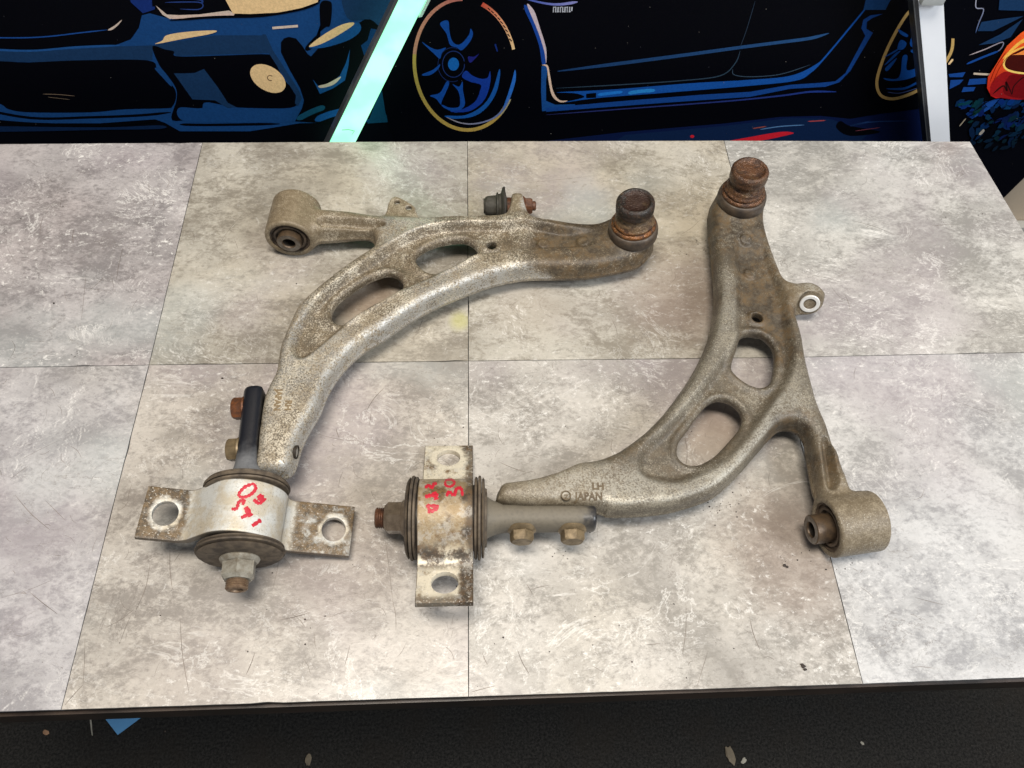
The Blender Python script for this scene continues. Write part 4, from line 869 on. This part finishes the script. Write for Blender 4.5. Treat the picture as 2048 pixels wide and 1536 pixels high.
def stroke_on(target, lines, wpx, mat, parent, name='paint_mark', lift=.22):
    """brush strokes laid on the surface of target; a stroke is a run of photograph pixels"""
    dg = bpy.context.evaluated_depsgraph_get(); dg.update(); bvh = BVHTree.FromObject(target, dg)
    V = []; F = []; C = Vector(CAMP) * MM
    for pts, wd in lines:
        P = catmull(pts, 8, False); n = len(P); ids = []
        for k in range(n):
            d = P[min(k + 1, n - 1)] - P[max(k - 1, 0)]; d /= np.linalg.norm(d) + 1e-9; nn = np.array([-d[1], d[0]]); t = k / (n - 1)
            ww = wd * .5 * (1 + .22 * math.sin(k * 1.9 + pts[0][0]) + random.uniform(-.12, .12)) * min(1, .62 + 4 * min(t, 1 - t)); row = []
            for s in (-1, -.5, 0, .5, 1):
                q = P[k] + nn * ww * s; hit = bvh.ray_cast(C, ray(*q).normalized())
                if hit[0] is None: row = None; break
                V.append((hit[0] + hit[1] * lift * MM * (1.0 if abs(s) < 1 else .35)) / MM); row.append(len(V) - 1)
            ids.append(row)
        for a, b in zip(ids[:-1], ids[1:]):
            if a and b:
                for j in range(4): F.append((a[j], a[j + 1], b[j + 1], b[j]))
    return mesh_obj(name, V, F, mat, parent, True)
def raised_text(body, txt, corner, dirx, size, mat, parent, name='cast_lettering', sx=1.0):
    cu = bpy.data.curves.new('t', 'FONT'); cu.body = txt; cu.size = 1; cu.extrude = .5; cu.bevel_depth = .012; cu.resolution_u = 3; cu.offset = .018
    ot = bpy.data.objects.new('t', cu); scene.collection.objects.link(ot); dg = bpy.context.evaluated_depsgraph_get(); dg.update()
    me = bpy.data.meshes.new_from_object(ot.evaluated_get(dg)); bpy.data.objects.remove(ot); bvh = BVHTree.FromObject(body, dg)
    bm = bmesh.new(); bm.from_mesh(me); bmesh.ops.triangulate(bm, faces=bm.faces[:]); bmesh.ops.subdivide_edges(bm, edges=[e for e in bm.edges if e.calc_length() > .25], cuts=1); bm.to_mesh(me); bm.free()
    dxv = Vector(dirx).normalized(); dyv = Vector((-dxv.y, dxv.x, 0))
    for v in me.vertices:
        p = Vector((corner[0], corner[1], 0)) + dxv * v.co.x * size * sx + dyv * v.co.y * size
        hit = bvh.ray_cast(Vector((p.x, p.y, 90)) * MM, Vector((0, 0, -1))); z = (hit[0].z / MM if hit[0] else 30) + (.75 if v.co.z > 0 else -1.0)
        v.co = (p.x * MM, p.y * MM, z * MM)
    me.name = name; me.materials.clear(); me.materials.append(mat); o = link(bpy.data.objects.new(name, me), parent)
    for k, val in (('grime', .55), ('bare', 0.0), ('dust', .75)): at = me.attributes.new(k, 'FLOAT', 'POINT'); at.data.foreach_set('value', np.full(len(me.vertices), val, 'f4'))
    return o

# ------------------------------------------------------------------ arm one (upper left in the photo)
arm1 = thing('control_arm', 'speckled bright aluminium control arm at upper left, black shaft, two-hole tab, dark oily joint', 'control arm', 'pair of used suspension control arms')
BJ1 = W(1266, 459, 45)
C1 = (-180.5, 134.0, 34.0); AX1 = Vector((-.043, .999, 0)); SD1 = Vector((1, .043, 0))
H1a, H1b = W(583, 478, 25), W(589, 425, 25)
hax1 = np.array([-.06, -1, 0]); hc1 = np.array([-179.5, 461, 25.5])
S1 = dict(
    plane=[(-180, 460, 25), (165, 420, 24), (-165, 170, 33)],
    out=[(513, 938), (515, 900), (519, 860), (524, 820), (530, 790), (539, 768), (551, 745), (556, 717), (562, 688), (580, 645), (598, 609), (637, 572), (686, 533), (720, 510), (747, 492), (746, 481), (720, 478), (680, 480), (632, 482),
         (612, 470), (608, 440), (618, 422), (637, 418), (690, 422), (735, 428), (780, 432), (834, 434), (900, 431), (965, 429), (1005, 427), (1020, 415), (1026, 402), (1030, 394), (1039, 394), (1044, 402), (1056, 424), (1072, 433), (1107, 439), (1156, 446),
         (1193, 447), (1216, 440), (1240, 430), (1275, 430), (1300, 450), (1308, 475), (1304, 500), (1281, 528), (1247, 541), (1193, 552), (1159, 556), (1107, 557), (1059, 557), (1022, 562), (973, 574), (930, 590), (875, 613), (823, 641), (765, 681), (733, 700),
         (704, 724), (675, 757), (653, 794), (640, 827), (620, 861), (604, 892), (595, 919), (588, 942), (575, 955), (555, 958), (534, 953)],
    recess=[([(606, 722), (590, 705), (596, 668), (616, 640), (650, 600), (700, 560), (760, 518), (810, 486), (860, 466), (930, 458), (1000, 458), (1060, 456), (1130, 468), (1185, 474), (1192, 492), (1168, 500), (1110, 502), (1059, 503), (1010, 509), (949, 518), (915, 538), (866, 560), (817, 582), (744, 622), (695, 655), (637, 702)], 5.2, -3, 8),
            ([(645, 447), (700, 449), (762, 454), (762, 461), (700, 459), (645, 458)], 6, -6, 5)],
    boss=[(1087, 482, 6.2, 2.6, .8), (1165, 484, 6.2, 2.6, .8), (983, 487, 8.5, 2.2, 1.8)],
    ridges=[([(640, 590), (700, 545), (780, 490), (850, 458), (930, 449), (1000, 450)], 6, 1.2), ([(716, 486), (745, 500)], 4, .5), ([(1036, 412), (1040, 440), (1050, 470)], 8, 2.5)],
    pads=[((BJ1[0], BJ1[1]), 24, 18)],
    holes=[[(832, 522), (834, 506), (861, 489), (891, 481), (927, 478), (947, 487), (955, 501), (947, 516), (915, 532), (874, 545), (849, 540)],
           [(661, 628), (671, 604), (703, 577), (739, 555), (773, 545), (793, 549), (805, 562), (803, 577), (769, 601), (732, 623), (703, 643), (683, 648), (668, 643)]],
    bores=[(983, 487, 5.2)], _plates=[],
    plates=[([(768, 440), (773, 420), (777, 404), (786, 393), (800, 395), (828, 411), (834, 424), (836, 440), (800, 450)], 3, 8, [(794, 404, 3.3), (817, 415, 3.2)])],
    cyls=[(tuple(hc1), tuple(hax1), 25.3, 23.5, 7, 0), (tuple(W(1034, 412, 26)), (1, 0, 0), 11.5, 4.5, 9, 0)],
    flats=[(tuple(hc1 + hax1 / np.linalg.norm(hax1) * 24), tuple(hax1), 20.2, 14)],
    grime=[(1245, 500, 28, 80, 1.0), (1190, 480, 22, 75, 1.0), (1120, 480, 18, 60, .9), (1020, 470, 10, 40, .45), (715, 450, 10, 50, .35), (575, 430, 30, 62, .22)], valley=.7, worn=.5,
    dust=[(585, 430, 30, 55, 1.0), (690, 460, 18, 55, .6), (800, 410, 12, 30, .8), (1034, 405, 10, 26, .8)], bare=(.62, -.70, .35), matte=[((BJ1[0], BJ1[1]), 75), ((-180, 460), 110)])
body1, up1, zc1 = casting('arm_casting', S1, M_cast1, arm1)
T1 = (-.10, .02, 1); BJ1 = BJ1 + np.array([4.5, -1, 0]); j1 = ball_joint(BJ1, (M_joint1, M_seal), arm1, T1); mark_dish(j1, BJ1 + np.array([-8.3, 1.6, 0]))
hx = Vector(hax1).normalized(); sleeve_bush(Vector(hc1) + hx * 21.5, hx, arm1, 7)
sleeve_bush(Vector(hc1) - hx * 23.0, -hx, arm1, 5)
strap1 = extrude_strap(C1, (math.cos(math.radians(13)), -.043, -math.sin(math.radians(13))), AX1, M_strap1, arm1)
bushing_unit(C1, AX1, (M_rubberdark, M_rubber, M_nutgrey, simple('rusty_thread', (.21, .14, .085), .5, .35, 0, 200, .2, (.09, .05, .028))), arm1)
bar_shaft(C1, AX1, SD1, 119, M_shaft1, arm1)
b = side_bolt(C1, AX1, SD1, 103, 0, M_rustorange, arm1, False); b['label'] = 'rusty orange bolt nearer the arm, in the black shaft'
b = side_bolt(C1, AX1, SD1, 63, 0, M_zinc, arm1, False); b['label'] = 'dusty tan bolt nearer the bracket, in the black shaft'
# threaded hole in the outer wall of the arm's end
# stabiliser link stub through the lug
lc = W(1034, 412, 26); X1 = Vector((1, 0, 0))
lb_ = lathe('link_boot', tuple(Vector(lc) - X1 * 9.5), -X1, [(0, 0), (6, 0), (9, 1.5), (18.5, 3.4), (20, 4.8), (18.6, 6.2), (13, 7.5), (12.8, 10), (14.5, 10.5), (14.2, 12), (10.8, 13), (10.5, 22), (9.4, 24), (8.0, 24.5), (7.5, 26), (0, 26)], M_olive, arm1, 40, .35, 40)
lathe('link_disc', tuple(Vector(lc) - X1 * 12.7), -X1, [(8, 0), (19.4, 0), (20.2, 1), (19.4, 2), (8, 2)], M_rubberdark, lb_, 40, .2)
hexhead('link_collar', tuple(Vector(lc) - X1 * 5), -X1, 9, 8, M_rust, arm1, 1)
lk = lathe('link_washer', tuple(Vector(lc) + X1 * 4.8), X1, [(3, 0), (10.5, 0), (10.5, 2), (8, 4.5), (3, 4.5)], M_rust, arm1, 36)
hexhead('link_nut', tuple(Vector(lc) + X1 * 8.2), X1, 9.2, 8, M_rust, lk, 1.5); lathe('link_stud', tuple(Vector(lc) + X1 * 16), X1, [(5, 0), (5, 3.4), (4, 4.2), (0, 4.2)], M_rustdark, lk, 24)
# threaded bore seen in the outer wall near the end
dg = bpy.context.evaluated_depsgraph_get(); dg.update(); hit = BVHTree.FromObject(body1, dg).ray_cast(Vector(CAMP) * MM, ray(591, 904).normalized()); tq = hit[0] / MM; nv = Vector((.96, -.1, -.05)).normalized()
tb = lathe('threaded_bore', tuple(Vector(tq) - nv * .6), nv, [(5.6, 0), (5.9, 2.3), (5.3, 2.4), (4.9, 1.6), (5.1, .9), (4.6, .4), (4.8, -.2), (4.2, -.8), (0, -1)], M_hole, arm1, 28)
stroke_on(strap1, [([(508, 967), (490, 974), (478, 988), (484, 995), (500, 990), (511, 978), (508, 967)], 6.5), ([(507, 999), (516, 1006), (524, 1005)], 7), ([(517, 990), (528, 1004)], 13),
                   ([(463, 1018), (473, 1017), (478, 1004), (488, 1001), (485, 1010)], 6.5), ([(491, 1014), (502, 1033)], 11), ([(502, 1026), (482, 1036)], 7), ([(504, 1052), (522, 1040)], 8)], 0, M_paint, strap1)
M_letter1 = simple('letter_grime_tan', (.24, .175, .095), .6, .1, 0, 300, .2, (.15, .105, .055))
M_letter2 = simple('letter_grime_brown', (.13, .096, .055), .65, .05, 0, 300, .2, (.085, .06, .034))
t0 = up1(572, 772, 14); raised_text(body1, 'JAPAN', (up1(553, 779, 14)[0], up1(553, 779, 14)[1]), (.02, -1, 0), 7.6, M_letter1, body1, sx=1.0)
q = up1(572, 801, 14); raised_text(body1, 'RH', (q[0], q[1]), (.02, -1, 0), 7.6, M_letter1, body1)

# ------------------------------------------------------------------ arm two (right in the photo)
arm2 = thing('control_arm', 'dull brown dusty control arm at right, cast lettering LH JAPAN and orange rusted joint', 'control arm', 'pair of used suspension control arms')
BJ2 = W(1484, 396, 45)
C2 = (-18.0, 131.5, 34.0); AX2 = Vector((.999, -.022, 0)); SD2 = Vector((.022, 1, 0))
hc2 = (W(1655, 1048, 25.5) + W(1765, 1048, 25.5)) / 2; hc2[0] = 317.5; hax2 = np.array([-1, -.12, 0])
lug2 = W(1618, 600, 24); lax2 = np.array([-.25, -.93, .35])
S2 = dict(
    plane=[(315, 120, 25), (285, 465, 24), (0, 140, 33)],
    out=[(1426, 402), (1418, 430), (1418, 456), (1421, 493), (1427, 550), (1430, 599), (1424, 652), (1412, 694), (1382, 753), (1340, 812), (1298, 857), (1249, 895), (1220, 910), (1192, 919), (1155, 925), (1118, 941), (1070, 955), (1033, 960), (1011, 963), (999, 974),
         (994, 992), (995, 1014), (1060, 1022), (1130, 1024), (1185, 1026), (1206, 1030), (1215, 1034), (1265, 1033), (1330, 1026), (1379, 1013), (1428, 991), (1477, 948), (1512, 906), (1548, 866), (1568, 859), (1590, 864), (1607, 883), (1613, 912), (1621, 955), (1630, 995),
         (1660, 1010), (1700, 1005), (1714, 990), (1704, 984), (1690, 944), (1677, 908), (1668, 892), (1655, 851), (1636, 808), (1613, 730), (1604, 678), (1592, 632), (1600, 618), (1624, 612), (1640, 600), (1643, 588), (1628, 576), (1612, 569), (1587, 565), (1569, 557), (1558, 538), (1543, 498), (1533, 467), (1527, 440), (1528, 412),
         (1515, 385), (1480, 372), (1445, 378)],
    recess=[([(1475, 476), (1471, 520), (1475, 560), (1475, 620), (1470, 680), (1452, 718), (1408, 780), (1346, 852), (1300, 893), (1280, 925), (1290, 955), (1346, 966), (1395, 950), (1444, 922), (1483, 883), (1512, 844), (1542, 802), (1568, 765), (1578, 720), (1572, 660), (1562, 600), (1548, 560), (1530, 510), (1514, 470)], 5.6, -3, 11),
            ([(1640, 890), (1650, 892), (1658, 930), (1664, 975), (1652, 978), (1645, 930)], 5, -6, 7)],
    boss=[(1491, 481, 6.2, 2.6, .8), (1502, 543, 5.8, 2.5, .8), (1516, 632, 8.5, 2.2, 1.8), (1671, 905, 6.5, 1.6, 2), (1690, 962, 7, 1.5, 2.5), (1668, 930, 5, .8, 3)],
    ridges=[([(1590, 640), (1600, 700), (1618, 780), (1640, 850)], 7, 1.0), ([(1600, 590), (1575, 600), (1562, 620)], 8, 1.5)],
    pads=[((BJ2[0], BJ2[1]), 24, 18)],
    holes=[[(1481, 675), (1494, 666), (1519, 667), (1539, 680), (1551, 704), (1549, 740), (1542, 763), (1526, 773), (1505, 770), (1484, 758), (1467, 742), (1464, 728), (1473, 700)],
           [(1415, 808), (1434, 797), (1457, 799), (1477, 812), (1486, 831), (1481, 854), (1460, 880), (1428, 912), (1395, 929), (1369, 925), (1355, 908), (1358, 882), (1376, 857), (1395, 831)]],
    bores=[(1516, 632, 5.4)], _plates=[], plates=[],
    cyls=[(tuple(hc2), tuple(hax2), 25.3, 21.5, 7, 0), (tuple(lug2), tuple(lax2), 13.0, 6.5, 10, 0)],
    flats=[(tuple(hc2 + hax2 / np.linalg.norm(hax2) * 22), tuple(hax2), 20.2, 14), (tuple(lug2 + lax2 / np.linalg.norm(lax2) * 7.0), tuple(lax2), 15, 0.3)],
    grime=[(1480, 430, 22, 66, .9), (1495, 510, 18, 62, .75), (1530, 600, 16, 55, .85), (1585, 690, 12, 34, .6), (1640, 870, 8, 45, .5), (1575, 850, 6, 34, .85), (1640, 930, 8, 34, .85), (1250, 900, 10, 44, .5), (1424, 470, 8, 30, .7), (1440, 590, 8, 26, .4)], valley=.8, low=30, worn=.75,
    dust=[(1705, 1050, 40, 62, .7), (1615, 590, 12, 30, .6), (1080, 985, 30, 70, .55)], bare=None)
body2, up2, zc2 = casting('arm_casting', S2, M_cast2, arm2)
BJ2 = BJ2 + np.array([2.2, 0, 0]); j2 = ball_joint(BJ2, (M_joint2, M_seal), arm2, (-.06, 0, 1)); mark_dish(j2, BJ2)
hx = Vector(hax2).normalized(); sleeve_bush(Vector(hc2) + hx * 19.5, hx, arm2, 15); sleeve_bush(Vector(hc2) - hx * 21.0, -hx, arm2, 3)
th = math.radians(19)
strap2 = extrude_strap(C2, (0.0, -math.cos(th), math.sin(th)), AX2, M_strap2, arm2, 1)
bushing_unit(C2, AX2, (M_rubberdark, M_rubber, M_nutbrown, M_rustdark), arm2)
bar_shaft(C2, AX2, SD2, 121, M_shaft2, arm2)
for v in (61, 102): side_bolt(C2, AX2, SD2, v, -1, M_zinc, arm2, True, 9.8, 8.5)
ri = Vector(lug2) + Vector(lax2).normalized() * 6.9
lathe('threaded_insert', tuple(ri), tuple(lax2), [(9.6, -3), (9.6, .6), (9.0, 1.0), (6.2, 1.0), (5.9, .4), (5.9, .1)], M_insert, arm2, 40)
lathe('threaded_bore', tuple(ri), tuple(lax2), [(5.95, .4), (5.6, -.4), (5.9, -1), (5.5, -1.8), (5.4, -2.4), (0, -2.4)], M_nutbrown, arm2, 32)
stroke_on(strap2, [([(890, 961), (902, 959), (909, 965), (902, 973), (892, 971), (890, 963)], 5), ([(893, 993), (898, 984), (908, 990), (913, 978), (922, 977), (925, 992)], 6.5),
                   ([(850, 976), (857, 971), (864, 975), (868, 968), (874, 967)], 6.5), ([(850, 994), (862, 991), (877, 990)], 8), ([(868, 984), (873, 1000)], 10), ([(853, 1010), (858, 1018), (858, 1027)], 6), ([(854, 1011), (878, 1013)], 7), ([(876, 1015), (861, 1024)], 8)], 0, M_paint, strap2)
q = up2(1151, 998, 14); raised_text(body2, 'JAPAN', (q[0], q[1]), (1, -.03, 0), 8.4, M_letter2, body2, sx=.93)
q = up2(1184, 979, 14); raised_text(body2, 'LH', (q[0], q[1]), (1, -.03, 0), 8.4, M_letter2, body2, sx=1.0)
q = up2(1129, 997, 14); raised_text(body2, 'Z', (q[0], q[1]), (1, -.03, 0), 5.0, M_letter2, body2, 'cast_logo')
q = up2(1132, 991, 14); bm = bmesh.new(); NN = 28
for k in range(NN):
    a0, a1 = 2 * math.pi * k / NN, 2 * math.pi * (k + 1) / NN; zt = zc2(q[0], q[1]) + 14.4
    vs = [bm.verts.new(Vector((q[0] + r * math.cos(a), q[1] + r * math.sin(a), zt - .0 + z)) * MM) for a, r, z in ((a0, 3.3, .45), (a1, 3.3, .45), (a1, 4.1, .45), (a0, 4.1, .45), (a0, 4.4, -1.2), (a1, 4.4, -1.2), (a0, 3.0, -1.2), (a1, 3.0, -1.2))]
    bm.faces.new(vs[:4]); bm.faces.new((vs[3], vs[2], vs[5], vs[4])); bm.faces.new((vs[1], vs[0], vs[6], vs[7]))
bmesh.ops.remove_doubles(bm, verts=bm.verts[:], dist=1e-6); o = bm_obj('cast_ring', bm, M_letter2, body2)

# ------------------------------------------------------------------ things lying on the floor
def floorpt(px, py): return W(px, py, FZ)
a, b, c = floorpt(205, 1430), floorpt(290, 1430), floorpt(236, 1470)
V = [p + np.array([0, 0, 1.2]) for p in (a + (a - c) * .25, c, b + (b - c) * .25)] + [p + np.array([0, 0, .6]) for p in (a + (a - c) * .25, c, b + (b - c) * .25)]
o = mesh_obj('paper_scrap', V, [(0, 1, 2), (5, 4, 3), (0, 3, 4, 1), (1, 4, 5, 2), (2, 5, 3, 0)], simple('blue_paper', (.10, .30, .56), .6, 0, .12, 12, .05)); tag(o, 'blue paper corner on the black floor under the bench front edge', 'paper')
def crumb(px, py, r, mat, lab, cat, name, el=1.0, rot=0):
    p = floorpt(px, py); bm = bmesh.new(); bmesh.ops.create_icosphere(bm, subdivisions=2, radius=1)
    for v in bm.verts:
        k = 1 + random.uniform(-.28, .28); x, y = v.co.x * r * k, v.co.y * r * el * k; v.co = Vector((p[0] + x * math.cos(rot) - y * math.sin(rot), p[1] + x * math.sin(rot) + y * math.cos(rot), FZ + 1 + (v.co.z + 1) * r * .22)) * MM
    tag(bm_obj(name, bm, mat, None, False), lab, cat)
ml = simple('dry_leaf', (.15, .12, .08), .8, 0, .4, 60, .3); mp = simple('paper_bit', (.30, .28, .23), .8, 0, .3, 60, .3)
crumb(1460, 1510, 6.5, ml, 'larger tan dry leaf scrap on the black floor below the bench', 'debris', 'leaf_scrap', 2.1, .2)
crumb(1487, 1522, 3.2, mp, 'small pale scrap beside the larger leaf scrap on the floor', 'debris', 'paper_bit', 1.8, -.9)
crumb(617, 1520, 4.5, ml, 'small olive leaf crumb on the floor below the bench middle', 'debris', 'leaf_scrap', 1.7, .0)
crumb(1724, 1487, 2.2, mp, 'tiny pale crumb on the floor under the right part of the bench', 'debris', 'paper_bit', 1.5, .6)
crumb(93, 1465, 3, simple('brown_bit', (.32, .18, .10), .8, 0, .3, 60, .3), 'tiny brown crumb on the floor at the far left', 'debris', 'paper_bit', 2, 1.0)
crumb(183, 1451, 1.2, mp, 'thin pale straw on the floor left of the blue paper', 'debris', 'straw_bit', 14, .35)
gp2 = []
